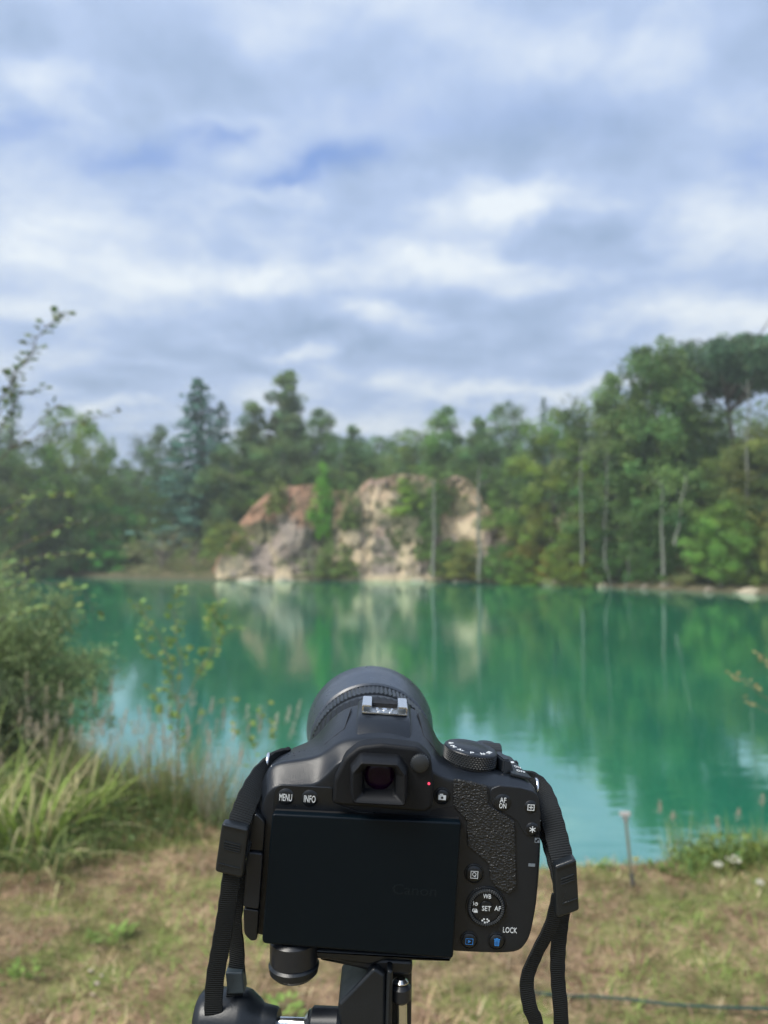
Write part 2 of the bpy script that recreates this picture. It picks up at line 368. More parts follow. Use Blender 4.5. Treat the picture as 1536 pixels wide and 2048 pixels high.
class Acc:
    def __init__(s): s.v, s.f, s.c, s.n = [], [], [], 0
    def add(s, v, f, c=None):
        s.v.append(np.asarray(v)); s.f.append(np.asarray(f) + s.n); s.n += len(v)
        s.c.append(np.ones((len(v), 3)) if c is None else c)
    def mesh(s, name, smooth=False): return mesh_np(name, np.concatenate(s.v), np.concatenate(s.f), np.concatenate(s.c), smooth)
def trunk_mesh(H, r0, limbs, r, top=.9, lean=.03, forks=1):
    A = Acc()
    for fk in range(forks):
        ox, oy = (r.normal() * .25 * (forks > 1), r.normal() * .25 * (forks > 1)); lx, ly = r.normal() * lean * H, r.normal() * lean * H
        pts = [(ox + lx * t_ ** 1.5 + .02 * H * math.sin(3 * t_ + fk), oy + ly * t_ ** 1.5, H * top * t_ - .3 * (t_ == 0)) for t_ in np.linspace(0, 1, 9)]
        A.add(*tube(pts, [r0 * (1.25 - .2 * (i > 0) - .95 * i / 8) for i in range(9)]))
    for (z0, an, L, rise) in limbs:
        p0 = Vector((lx * (z0 / H) ** 1.5, ly * (z0 / H) ** 1.5, z0)); d = Vector((math.cos(an), math.sin(an), rise))
        A.add(*tube([p0, p0 + d * L * .5 + Vector((0, 0, .03 * L)), p0 + d * L], [r0 * .4, r0 * .25, r0 * .08], 5))
    return A.mesh('trunk', True)
def crown(seed, H, Rr, z0, shape, nclump, per, size, csize, tintvar=.35, flat=.8, core=.6, aspect=.6):
    r = np.random.default_rng(seed); C = []
    while len(C) < nclump:
        t_ = r.random(); w = shape(t_)
        if r.random() > w ** 1.4: continue
        rad = Rr * w * r.random() ** (core * .6); an = r.random() * 2 * math.pi
        wob = 1 + .22 * math.sin(an * 3 + seed) + .15 * math.sin(an * 5 + t_ * 7 + seed)
        C.append((rad * wob * math.cos(an), rad * wob * math.sin(an), z0 + (H - z0) * t_))
    C = np.array(C); cs = csize * r.uniform(.6, 1.35, nclump)
    bri = 1 + tintvar * r.normal(size=nclump); bri = np.clip(bri, .35, 1.9)
    ci = r.integers(0, nclump, nclump * per); off = r.normal(size=(len(ci), 3)); off /= np.linalg.norm(off, axis=1, keepdims=True)
    off *= (r.random(len(ci)) ** .45)[:, None] * cs[ci][:, None]; off[:, 2] *= flat
    pos = C[ci] + off
    hue = r.normal(size=nclump) * .10
    b_ = bri[ci] * r.uniform(.75, 1.25, len(ci))
    cols = np.stack([b_ * (1 + hue[ci]), b_, b_ * (1 - hue[ci] * .5)], -1)
    return leafcloud(pos, size, cols, r, aspect=aspect), C
def deciduous(seed, H=10, Rr=3, z0=2, shape=None, nclump=150, per=120, size=.20, csize=.8, mat=M_leaf, tmat=M_bark, r0=.17, forks=1, nl=9, **k):
    (v, f, c), C = crown(seed, H, Rr, z0, shape, nclump, per, size, csize, **k)
    r = np.random.default_rng(seed + 50)
    limbs = [(z0 * .8 + (H - z0) * .6 * r.random(), r.random() * 6.28, Rr * r.uniform(.5, .8), r.uniform(.4, 1.1)) for _ in range(nl)]
    cm = mesh_np('crown', v, f, c); cm.materials.append(mat)
    tm = trunk_mesh(H, r0, limbs, r, forks=forks); tm.materials.append(tmat)
    return cm, tm, Rr, H
def spruce(seed, H=10, Rr=2.2, nb=9, droop=.35, rows=46):
    r = np.random.default_rng(seed); P, A_, B_, Cc = [], [], [], []
    for i in range(rows):
        t_ = .06 + .93 * i / rows; z = H * t_; L0 = Rr * (1 - t_) ** .8 + .12; tier = 1 + .22 * math.sin(i * 1.9)
        for k in range(nb):
            an = r.random() * 6.28; L = L0 * tier * r.uniform(.65, 1.15); n = max(6, int(L * 16)); s = r.random(n) ** .8
            d = np.array((math.cos(an), math.sin(an), 0)); side = np.array((-d[1], d[0], 0))
            p_ = np.array((0, 0, z)) + np.outer(s * L, d) + np.outer((r.random(n) - .5) * .5 * (1 - s * .6) * L * .5, side)
            p_[:, 2] += -droop * L * s ** 1.3 + .18 * L * s ** 3 - r.random(n) * .16
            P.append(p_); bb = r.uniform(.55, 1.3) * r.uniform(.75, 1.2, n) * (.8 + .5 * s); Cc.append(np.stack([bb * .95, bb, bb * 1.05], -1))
    P = np.concatenate(P); Cc = np.concatenate(Cc)
    v, f, c = leafcloud(P, .26, Cc, r, up=.7, aspect=.42)
    cm = mesh_np('crown', v, f, c); cm.materials.append(M_needle)
    tm = trunk_mesh(H, .15, [], r, top=.97, lean=.0); tm.materials.append(M_bark)
    return cm, tm, Rr, H
ell = lambda t_: math.sqrt(max(0, 1 - (2 * t_ - .95) ** 2 * .95))
ovl = lambda t_: (math.sin(math.pi * min(1, t_ * .96 + .04)) ** .6) * (1.1 - .35 * t_)
con = lambda t_: (1 - t_) ** .75 * (.55 + .45 * min(1, t_ * 6)) + .04
col_ = lambda t_: (math.sin(math.pi * (t_ * .93 + .05)) ** .4)
PR = {
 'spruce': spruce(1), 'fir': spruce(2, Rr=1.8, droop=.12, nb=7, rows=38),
 'round': deciduous(3, shape=ell, z0=1.0), 'broad': deciduous(4, shape=ovl, z0=.6, Rr=3.4, nclump=190, csize=.7, per=115),
 'cone': deciduous(5, shape=con, z0=.8, Rr=2.4, nclump=150, per=115, csize=.6, flat=.9),
 'ragged': deciduous(6, shape=lambda t_: con(t_) * (.75 + .25 * math.sin(t_ * 19)) * 1.1, z0=1.6, Rr=2.3, nclump=165, per=115, csize=.5, core=1.2),
 'tall': deciduous(7, shape=col_, z0=1.5, Rr=2.0, nclump=170, per=115, csize=.62, flat=1.0),
 'birch': deciduous(8, shape=lambda t_: col_(t_) * (.7 + .3 * math.sin(t_ * 9) ** 2), z0=3.4, Rr=2.0, nclump=110, per=115, csize=.55, flat=1.3, tmat=M_pale, r0=.10, forks=3, nl=5, aspect=.5),
 'umbrella': deciduous(9, shape=lambda t_: max(0.02, math.sin(math.pi * min(1, .15 + t_ * .85)) ** .5), z0=7.6, Rr=4.2, nclump=260, per=110, csize=.7, flat=.5, mat=M_needle, r0=.22, nl=12),
 'bush': deciduous(10, H=4, Rr=2.4, shape=lambda t_: math.sqrt(max(0, 1 - t_ ** 2.2)), z0=.0, nclump=110, per=90, csize=.55, size=.15, r0=.06, nl=7),
 'bush2': deciduous(11, H=4, Rr=2.4, shape=lambda t_: math.sqrt(max(0, 1 - t_ ** 1.6)) * (.8 + .2 * math.sin(9 * t_)), z0=.0, nclump=90, per=115, csize=.5, size=.14, r0=.05, nl=9, core=1),
 'cypress': deciduous(12, shape=lambda t_: (1 - t_) ** .9 * (.5 + .5 * min(1, t_ * 4)) + .03, z0=.1, Rr=2.2, nclump=120, per=80, csize=.5, flat=1.4),
}
PR['twiggy'] = deciduous(13, H=4, Rr=2.4, shape=lambda t_: math.sqrt(max(0, 1 - t_ ** 2)), z0=.0, nclump=80, per=40, csize=.5, size=.10, r0=.05, nl=34, tmat=plain('twig_bark', (.24, .20, .17), .9))
used = {}
def place(kind, px, ptop, Y, wpx, label, tint=(1, 1, 1), name='tree', cat='tree', group='trees on the far shore', zb=None, rz=None):
    cm, tm, Rr, H = PR[kind]
    x = (px - 768) / F * Y
    zb_ = z_at(x, Y) if zb is None else zb
    zt = at(px, ptop, Y).z
    if kind not in ('spruce', 'fir', 'bush', 'bush2', 'twiggy', 'cypress'): wpx *= 1.2
    s = (zt - zb_) / H; w = wpx / F * Y / (2 * Rr)
    root = thing(name, label, cat, (x, Y, zb_ - .05), (0, 0, rnd.random() * 6.28 if rz is None else rz), group)
    for nm, me in (('crown', cm), ('trunk', tm)):
        if (kind, nm) in used: o = used[(kind, nm)].copy(); COL.objects.link(o)
        else: o = link(nm, me); used[(kind, nm)] = o
        o.parent = root; o.scale = (w, w, s)
        if nm == 'crown': o.color = (*tint, 1)
    return root
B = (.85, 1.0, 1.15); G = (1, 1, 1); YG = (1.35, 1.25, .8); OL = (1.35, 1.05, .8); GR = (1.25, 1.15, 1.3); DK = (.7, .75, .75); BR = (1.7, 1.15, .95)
T = [
 # --- back rows and skyline, left to right
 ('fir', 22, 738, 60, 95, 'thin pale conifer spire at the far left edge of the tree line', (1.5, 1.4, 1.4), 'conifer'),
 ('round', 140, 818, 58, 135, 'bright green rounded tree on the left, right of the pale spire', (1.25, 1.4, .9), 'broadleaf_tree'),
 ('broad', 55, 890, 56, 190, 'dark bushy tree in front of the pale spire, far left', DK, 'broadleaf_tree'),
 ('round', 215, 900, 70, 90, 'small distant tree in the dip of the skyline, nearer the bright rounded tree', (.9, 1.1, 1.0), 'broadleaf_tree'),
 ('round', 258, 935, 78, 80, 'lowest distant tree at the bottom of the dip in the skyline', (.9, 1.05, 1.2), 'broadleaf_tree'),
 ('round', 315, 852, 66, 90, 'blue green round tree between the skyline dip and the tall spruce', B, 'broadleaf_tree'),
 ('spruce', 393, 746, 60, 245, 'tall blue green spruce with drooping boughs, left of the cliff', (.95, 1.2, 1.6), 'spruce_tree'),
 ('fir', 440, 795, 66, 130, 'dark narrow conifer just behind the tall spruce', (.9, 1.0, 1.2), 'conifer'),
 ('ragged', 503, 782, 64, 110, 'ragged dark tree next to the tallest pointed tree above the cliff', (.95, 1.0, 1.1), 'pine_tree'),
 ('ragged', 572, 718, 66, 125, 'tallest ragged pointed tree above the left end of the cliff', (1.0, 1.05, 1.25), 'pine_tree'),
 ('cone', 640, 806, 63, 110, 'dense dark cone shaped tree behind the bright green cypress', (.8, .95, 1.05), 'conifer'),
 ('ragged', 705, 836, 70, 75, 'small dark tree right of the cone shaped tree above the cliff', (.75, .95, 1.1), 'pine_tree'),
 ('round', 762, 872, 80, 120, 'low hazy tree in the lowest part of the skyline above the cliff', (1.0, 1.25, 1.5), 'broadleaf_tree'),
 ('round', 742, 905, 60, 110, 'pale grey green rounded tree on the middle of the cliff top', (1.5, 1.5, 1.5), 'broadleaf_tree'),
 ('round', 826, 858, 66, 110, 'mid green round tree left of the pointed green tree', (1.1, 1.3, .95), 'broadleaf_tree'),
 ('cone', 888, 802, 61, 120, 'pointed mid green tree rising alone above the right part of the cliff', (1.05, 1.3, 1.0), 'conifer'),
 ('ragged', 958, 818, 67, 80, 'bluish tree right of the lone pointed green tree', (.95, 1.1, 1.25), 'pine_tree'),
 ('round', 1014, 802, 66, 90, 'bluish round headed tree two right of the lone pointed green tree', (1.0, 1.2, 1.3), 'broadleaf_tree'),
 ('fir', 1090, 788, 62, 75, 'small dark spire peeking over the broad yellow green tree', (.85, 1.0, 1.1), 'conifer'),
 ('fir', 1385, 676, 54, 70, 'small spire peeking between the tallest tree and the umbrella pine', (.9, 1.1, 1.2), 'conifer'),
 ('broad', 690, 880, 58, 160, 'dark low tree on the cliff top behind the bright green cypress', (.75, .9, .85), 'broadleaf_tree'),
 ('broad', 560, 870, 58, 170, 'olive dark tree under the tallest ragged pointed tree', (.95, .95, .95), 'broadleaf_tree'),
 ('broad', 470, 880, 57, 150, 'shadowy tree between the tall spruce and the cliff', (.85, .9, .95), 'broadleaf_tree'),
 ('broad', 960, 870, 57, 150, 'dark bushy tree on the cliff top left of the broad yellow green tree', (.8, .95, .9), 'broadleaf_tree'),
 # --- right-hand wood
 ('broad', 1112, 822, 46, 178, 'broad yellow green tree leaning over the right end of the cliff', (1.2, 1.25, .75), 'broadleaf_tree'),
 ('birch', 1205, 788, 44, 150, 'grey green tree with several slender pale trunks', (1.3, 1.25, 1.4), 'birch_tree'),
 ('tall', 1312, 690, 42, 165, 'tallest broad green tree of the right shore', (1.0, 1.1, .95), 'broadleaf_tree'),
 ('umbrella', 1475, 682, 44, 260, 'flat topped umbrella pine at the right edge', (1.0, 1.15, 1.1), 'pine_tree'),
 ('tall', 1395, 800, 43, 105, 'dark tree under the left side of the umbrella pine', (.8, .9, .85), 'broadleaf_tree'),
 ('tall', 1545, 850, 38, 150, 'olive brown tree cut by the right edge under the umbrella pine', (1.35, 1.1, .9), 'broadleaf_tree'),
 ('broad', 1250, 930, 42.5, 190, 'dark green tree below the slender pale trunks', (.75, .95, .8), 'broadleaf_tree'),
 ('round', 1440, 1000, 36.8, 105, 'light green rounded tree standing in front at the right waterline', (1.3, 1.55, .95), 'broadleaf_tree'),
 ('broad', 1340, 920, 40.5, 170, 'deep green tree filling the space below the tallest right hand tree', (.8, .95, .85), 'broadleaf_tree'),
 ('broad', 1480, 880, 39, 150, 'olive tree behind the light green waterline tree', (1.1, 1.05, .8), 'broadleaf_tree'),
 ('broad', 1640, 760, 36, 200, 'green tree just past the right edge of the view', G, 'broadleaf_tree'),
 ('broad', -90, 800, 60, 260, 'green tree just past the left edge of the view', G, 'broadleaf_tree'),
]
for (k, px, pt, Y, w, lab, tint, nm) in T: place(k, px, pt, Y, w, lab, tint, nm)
S = [
 ('bush', 60, 1010, 61, 190, 'dark green shrub low on the far left bank', DK),
 ('bush2', 150, 1035, 60, 150, 'yellowish shrub low on the far left bank', (1.4, 1.3, .7)),
 ('bush', 225, 1000, 59.5, 170, 'ivy green shrub on the slope left of the grey brown thicket', (.7, 1.45, 1.0)),
 ('bush', 205, 1075, 57.5, 120, 'emerald shrub touching the water left of the grey brown thicket', (.6, 1.35, .9)),
 ('bush', 300, 975, 60, 120, 'green shrub on the slope above the grey brown thicket', (.95, 1.05, .8)),
 ('twiggy', 325, 1048, 54.5, 170, 'bare grey brown thicket at the water below the tall spruce', (1.9, 1.35, 1.8)),
 ('twiggy', 395, 1062, 53.5, 110, 'smaller grey brown thicket right of the bigger one under the spruce', (1.3, 1.2, 1.1)),
 ('bush', 450, 1040, 52.5, 100, 'olive shrub against the left foot of the cliff', (1.3, 1.15, .7)),
 ('bush2', 505, 945, 56, 130, 'green shrub where the cliff slopes down to the left', (1.0, 1.15, .7)),
 ('bush2', 812, 958, 52.8, 105, 'yellow green shrub hanging over the middle of the cliff', (1.45, 1.5, .6)),
 ('bush', 797, 1042, 52.6, 62, 'dark shrub in the hollow of the cliff', (.7, .8, .6)),
 ('bush2', 655, 1080, 51.5, 80, 'grey green shrub at the foot of the bright green cypress', (1.2, 1.15, .9)),
 ('bush2', 745, 935, 57, 110, 'brownish shrub on the cliff edge', (1.2, 1.0, .9)),
 ('bush', 905, 1075, 49.6, 80, 'dark green shrub between the two dead trunks', (.85, 1.0, .7)),
 ('bush', 850, 960, 53.5, 110, 'green shrub at the top of the darker gully', (.85, 1.05, .7)),
 ('bush', 862, 1000, 51.6, 45, 'narrow dark shrub behind the white dead trunk', (.7, .9, .7)),
 ('bush', 1000, 1085, 46.6, 90, 'green shrub right of the grey dead trunk at the water', (.75, 1.05, .7)),
 ('bush2', 1075, 1010, 45.5, 130, 'rusty yellow shrub under the broad yellow green tree', (1.9, 1.3, .8)),
 ('bush', 1140, 1085, 42.8, 130, 'low yellow green shrub above the pale shore grass', (1.3, 1.25, .65)),
 ('bush2', 1165, 1000, 43.5, 130, 'brown tinged shrub under the slender pale trunks', (1.5, 1.1, .9)),
 ('bush', 1230, 1075, 41.6, 110, 'dark shrub overhanging the water below the slender trunks', (.6, .85, .65)),
 ('bush', 1310, 1050, 40.2, 120, 'deep green shrub at the water below the tallest right hand tree', (.7, .95, .75)),
 ('bush2', 1385, 1090, 38.4, 100, 'purplish brown shrub left of the light green waterline tree', (1.3, .95, 1.1)),
 ('bush', 1500, 1040, 36.5, 120, 'mid green shrub right of the light green waterline tree', (1.1, 1.1, .7)),
 ('bush', 1570, 1000, 35.5, 120, 'brown green shrub at the right edge of the far shore', (1.4, 1.1, .9)),
 ('bush2', 1040, 1110, 45.0, 90, 'small green shrub at the waterline right of the cliff', (1.0, 1.15, .6)),
 ('bush', 945, 930, 54, 130, 'green shrub on the cliff top above the grey dead trunk', (.8, .95, .7)),
 ('bush2', 700, 985, 52.9, 60, 'olive shrub half way up the cliff right of the cypress', (1.0, 1.0, .75)),
 ('twiggy', 628, 1090, 50.9, 80, 'grey brush at the cliff foot left of the cypress foot', (1.3, 1.2, 1.0)),
 ('bush2', 930, 1080, 48.6, 120, 'brown tinged brush between the dead trunks at the water', (1.5, 1.15, .85)),
 ('bush2', 1025, 1050, 48.0, 90, 'rusty brush where the cliff ends on the right', (1.7, 1.2, .85)),
 ('bush2', 992, 985, 49.6, 100, 'green shrub hiding the upper right end of the cliff', (1.0, 1.1, .7)),
 ('bush', 770, 938, 54.6, 90, 'dark green shrub at the highest point of the cliff edge', (.85, 1.0, .75)),
 ('bush2', 690, 1088, 50.7, 70, 'scrubby bush at the cliff foot between the two rock masses', (1.1, 1.05, .8)),
 ('bush2', 850, 1045, 50.6, 60, 'green shrub clinging to the rock left of the white dead trunk', (.9, 1.05, .7)),
 ('bush2', 555, 955, 53.6, 60, 'small olive shrub on the rusty upper edge of the left rock', (1.3, 1.1, .8)),
 ('bush', 690, 945, 54.2, 80, 'dark green shrub spilling over the cliff edge right of the cypress', (.8, .95, .7)),
 ('bush2', 870, 935, 54.0, 90, 'green shrub spilling over the cliff edge above the white dead trunk', (1.0, 1.15, .7)),
 ('bush2', 620, 945, 56, 120, 'green shrub on the cliff edge left of the cypress', (.85, 1.0, .7)),
]
for (k, px, pt, Y, w, lab, tint) in S:
    x = (px - 768) / F * Y; zb = z_at(x, Y)
    if 430 < px < 1060 and pt > 950: Y -= 1.1
    if 430 < px < 1060 and pt < 1100:                                  # rooted on the rock face: its foot follows the picture's height there
        zb = min(at(px, pt, Y).z - .9, max(zb, at(px, pt + 72, Y).z))
    place(k, px, pt, Y, w, lab, tint, 'shrub', 'shrub', 'shrubs on the far shore', zb=zb)
place('cypress', 645, 925, 52.6, 64, 'bright green cypress growing in the gully of the cliff', (1.0, 1.75, .45), 'cypress_tree', zb=at(645, 1075, 52.6).z)
M_pale2 = plain('weathered_wood', (.175, .175, .145), .9, bump=(9, .5, .03))
def dead(px, pt, pb, Y, wr, label, leanpx=0, name='dead_tree'):
    p0 = at(px, pb, Y); p1 = at(px + leanpx, pt, Y); r = np.random.default_rng(int(px)); A = Acc()
    n = 9; rel = [p0.lerp(p1, i / (n - 1)) - p0 + Vector((r.normal() * .04, r.normal() * .04, 0)) for i in range(n)]
    A.add(*tube(rel, [wr * (1.15 - .85 * i / (n - 1)) for i in range(n)]))
    H = (p1 - p0).length
    root = thing(name, label, 'dead tree', p0, None, 'bare pale trunks on the far shore')
    link('trunk', A.mesh('trunk', True), M_pale2, root); 
    for i in range(6):
        t_ = r.uniform(.35, .95); b0 = (p1 - p0) * t_; an = r.random() * 6.28; L = H * r.uniform(.05, .13)
        v_, f_ = tube([b0, b0 + Vector((math.cos(an) * L * .5, math.sin(an) * L * .5, L * .25)), b0 + Vector((math.cos(an) * L, math.sin(an) * L, L * .6))], [wr * .35, wr * .2, wr * .1], 5); link('branch', mesh_np('branch', v_, f_), M_pale2, root)
dead(868, 955, 1155, 47.6, .11, 'white dead trunk at the right foot of the cliff')
dead(960, 938, 1162, 45.6, .12, 'grey dead trunk standing before the cream rock at the cliff right end', -4)
dead(1225, 1090, 1180, 40.2, .028, 'thin pale pole leaning left out of the water by the pale stones', -25)
dead(1250, 1090, 1180, 39.9, .028, 'thin pale pole leaning right beside its left leaning twin', 14)
dead(1328, 960, 1150, 38.6, .08, 'pale bare trunk in front of the tallest right hand tree, left one of two', -6)
dead(1350, 950, 1090, 38.4, .08, 'pale bare trunk curving right in front of the tallest right hand tree', 22)
dead(1165, 880, 1130, 41.0, .06, 'slim grey trunk left of the grey green birch crown', -6)
dead(1210, 900, 1140, 40.6, .05, 'bent slim grey trunk right of the straight slim one beneath the birch crown', 4)
dead(1495, 760, 1150, 36.9, .08, 'pale straight trunk beneath the umbrella pine', 2)
# distant wood behind everything
r = np.random.default_rng(77); A = Acc()
for i in range(150):
    px = -500 + 2600 * i / 149; Y = r.uniform(84, 105); x = (px - 768) / F * Y
    tp = np.interp(px, [0, 200, 270, 400, 700, 760, 860, 1200, 1500], [910, 960, 985, 920, 890, 905, 895, 840, 800]) + r.normal() * 10
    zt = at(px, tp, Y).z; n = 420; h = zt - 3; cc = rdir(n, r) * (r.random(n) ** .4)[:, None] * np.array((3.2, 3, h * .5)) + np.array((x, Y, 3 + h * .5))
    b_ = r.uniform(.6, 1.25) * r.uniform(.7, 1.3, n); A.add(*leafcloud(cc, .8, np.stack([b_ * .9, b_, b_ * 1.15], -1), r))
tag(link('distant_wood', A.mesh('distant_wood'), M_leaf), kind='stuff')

# haze volume added to lift the dark tones of the far trees
hv = [(-700, -450, -6), (700, -450, -6), (700, 950, -6), (-700, 950, -6), (-700, -450, 40), (700, -450, 40), (700, 950, 40), (-700, 950, 40)]
hm = bpy.data.materials.new('haze_air'); hm.use_nodes = True; t = hm.node_tree; t.nodes.clear(); ho = t.nodes.new('ShaderNodeOutputMaterial'); pv = t.nodes.new('ShaderNodeVolumePrincipled')
pv.inputs['Color'].default_value = (.90, .96, .92, 1); pv.inputs['Density'].default_value = .0022; pv.inputs['Anisotropy'].default_value = .3; t.links.new(pv.outputs[0], ho.inputs['Volume'])
tag(link('haze', mesh_np('haze', hv, [[0, 3, 2, 1], [4, 5, 6, 7], [0, 1, 5, 4], [1, 2, 6, 5], [2, 3, 7, 6], [3, 0, 4, 7]]), hm), kind='stuff')

# shoreline stones
def stone(loc, s, seed, label, group, mat, name='boulder'):
    bm = bmesh.new(); bmesh.ops.create_icosphere(bm, subdivisions=3, radius=1); r = random.Random(seed)
    ph = [r.uniform(0, 6) for _ in range(6)]
    for v_ in bm.verts:
        c = v_.co; k = 1 + .22 * math.sin(c.x * 2.3 + ph[0]) * math.sin(c.y * 2.7 + ph[1]) + .12 * math.sin(c.z * 5 + ph[2] + c.x * 3) + .05 * math.sin(c.y * 11 + ph[3])
        v_.co = Vector((c.x * s[0], c.y * s[1], c.z * s[2])) * k
    o = link(name, bm_mesh(name, bm, True, 60), mat); o.location = loc; return tag(o, label, 'rock', group)
M_stone = plain('pale_stone', (.44, .38, .28), .95, bump=(4, .8, .05)); M_dstone = plain('brown_stone', (.24, .20, .16), .95, bump=(4, .8, .05))
for i, (px, py, Y, w, h, mt, lab) in enumerate([(1100, 1164, 44, 42, 9, 0, 'long pale stone slab at the waterline below the yellow green shrub'), (1060, 1165, 44.6, 22, 6, 0, 'small pale stone left of the long slab at the waterline'),
        (1208, 1170, 41.3, 26, 9, 0, 'pale stone at the foot of the leaning pale poles'), (1180, 1170, 42, 16, 7, 1, 'brown stone left of the pale stone by the leaning poles'), (1290, 1176, 39.6, 20, 8, 1, 'brown stone right of the leaning poles at the water'),
        (1330, 1172, 39, 30, 16, 1, 'upright brown rock below the tallest right hand tree'), (1500, 1185, 35.4, 60, 9, 0, 'long flat pale rock at the far right waterline'), (1420, 1184, 37, 26, 8, 1, 'brown rock under the light green waterline tree'),
        (930, 1166, 48, 50, 6, 1, 'low dark rock by the grey dead trunk'), (840, 1163, 48.9, 36, 7, 0, 'pale slab at the water at the right foot of the cliff'), (500, 1158, 49.4, 44, 7, 0, 'cream slab at the water at the left foot of the cliff'), (570, 1160, 49.3, 34, 6, 0, 'cream slab at the water below the middle of the cliff')]):
    p_ = at(px, py, Y); s = w / F * Y / 2
    stone((p_.x, Y, WATER + .02), (s, s * .7, h / F * Y), i, lab, 'rocks along the far waterline', M_stone if mt == 0 else M_dstone)

# ------------------------------------------------------------------ near bank vegetation
def ribbons(base, d, L, w, bend, cols, r, seg=5, tip=.08, twist=.5):
    """curved tapering blades: base (n,3), lean direction d (n,3) , length, width, bend"""
    n = len(base); side = np.cross(d, np.array((0, 0, 1.0))); side += r.normal(size=(n, 3)) * twist * .2; side /= np.linalg.norm(side, axis=1, keepdims=True) + 1e-9
    hz = d.copy(); hz[:, 2] = 0; hz /= np.linalg.norm(hz, axis=1, keepdims=True) + 1e-9
    V = np.empty((n, seg + 1, 2, 3)); p_ = base.copy(); dirv = d / np.linalg.norm(d, axis=1, keepdims=True)
    for i in range(seg + 1):
        t_ = i / seg; ww = (w * (1 - t_ ** 2 * (1 - tip)))[:, None] * .5
        V[:, i, 0] = p_ - side * ww; V[:, i, 1] = p_ + side * ww
        dirv = dirv + (hz * .6 - np.array((0, 0, 1.0))) * (bend[:, None] * (t_ + .25) / seg); dirv /= np.linalg.norm(dirv, axis=1, keepdims=True)
        p_ = p_ + dirv * (L / seg)[:, None]
    k = 2 * (seg + 1); off = np.arange(n)[:, None, None] * k; i = np.arange(seg)[None, :, None] * 2
    f = (off + i + np.array([0, 1, 3, 2])[None, None, :]).reshape(-1, 4)
    c = np.repeat(cols, k, 0); return V.reshape(-1, 3), f, c, p_
def straw(n, r, g=None):
    pal = np.array([(.53, .40, .23), (.43, .31, .19), (.39, .25, .175), (.62, .51, .33), (.24, .27, .08), (.34, .36, .11)])
    p_ = np.array([.2, .22, .28, .13, .1, .07]); idx = r.choice(6, n, p=p_); c = pal[idx] * r.uniform(.7, 1.2, n)[:, None]
    if g is not None:
        gc = np.array((.20, .27, .07)) * r.uniform(.6, 1.45, n)[:, None]; k = (r.random(n) < g)[:, None]; c = np.where(k, gc, c)
    return c
r = np.random.default_rng(21)
n = 150000
bx = r.uniform(-3.4, 3.4, n); by = 1.5 + 5.5 * r.random(n) ** 1.2
sd = lake_sd(bx, by); keep = (sd > -.05) & (np.abs(bx) < by * .62 + .4); bx, by, sd = bx[keep], by[keep], sd[keep]; n = len(bx)
base = np.stack([bx, by, terr(bx, by) - .004], -1)
an = r.random(n) * 6.28; el = r.uniform(.05, 1.1, n) ** 1.3; d = np.stack([np.cos(an) * np.cos(el), np.sin(an) * np.cos(el), np.sin(el) + .05], -1)
g = np.clip(sst((vnoise(bx * 1.5 + 20, by * 1.5 + 9, 31, 3) - .42) / .22) * .75 + .08 + .4 * sst((bx - .2) / 1.0), 0, .92)
bl = .62 + .75 * sst((vnoise(bx * 6 + 40, by * 6 + 3, 33, 3) - .32) / .36)
v, f, c, _ = ribbons(base, d, r.uniform(.025, .09, n), r.uniform(.002, .0052, n), r.uniform(.2, 1.5, n), straw(n, r, g) * bl[:, None], r, seg=2)
tag(link('dry_grass', mesh_np('dry_grass', v, f, c), M_grass), kind='stuff')
# taller green ground cover along the bank on the left and right
def cover(n, xs, ys, dens, h, name, cols, seed):
    r = np.random.default_rng(seed); bx = r.uniform(*xs, n); by = r.uniform(*ys, n); k = dens(bx, by) > r.random(n); bx, by = bx[k], by[k]; n = len(bx)
    base = np.stack([bx, by, terr(bx, by) - .005], -1); an = r.random(n) * 6.28; el = r.uniform(.7, 1.45, n)
    d = np.stack([np.cos(an) * np.cos(el), np.sin(an) * np.cos(el), np.sin(el)], -1)
    v, f, c, _ = ribbons(base, d, r.uniform(*h, n), r.uniform(.003, .007, n), r.uniform(.2, 1.2, n), cols(n, r), r, seg=3)
    A = Acc(); A.add(v, f, c)
    m_ = n // 2; pc = base[:m_] + np.stack([r.normal(size=m_) * .02, r.normal(size=m_) * .02, r.uniform(.01, h[1] * .7, m_)], -1)
    A.add(*leafcloud(pc, .03, cols(m_, r), r))
    tag(link(name, A.mesh(name), M_grass), kind='stuff')
gcol = lambda n, r: np.array((.10, .15, .045)) * r.uniform(.5, 1.5, n)[:, None] * (1 + r.normal(size=(n, 1)) * .05 * np.array((1, 0, -1)))
cover(34000, (-4.6, -.75), (3.0, 7.6), lambda x, y: (lake_sd(x, y) > -.15) * sst((.42 + .25 * np.sin(x * 3) - np.minimum(lake_sd(x, y), 9) * np.interp(x, [-2.2, -1.2], [.22, .75])) / .25), (.06, .24), 'bank_grass', gcol, 41)
ycol = lambda n, r: np.array((.19, .27, .07)) * r.uniform(.5, 1.4, n)[:, None] * (1 + r.normal(size=(n, 1)) * .12 * np.array((1, 0, -1)))
cover(16000, (1.2, 3.2), (3.2, 4.7), lambda x, y: (lake_sd(x, y) > -.25) * sst((.30 - lake_sd(x, y)) / .2) * sst((x - 1.25) / .25), (.04, .17), 'bank_weeds', ycol, 42)

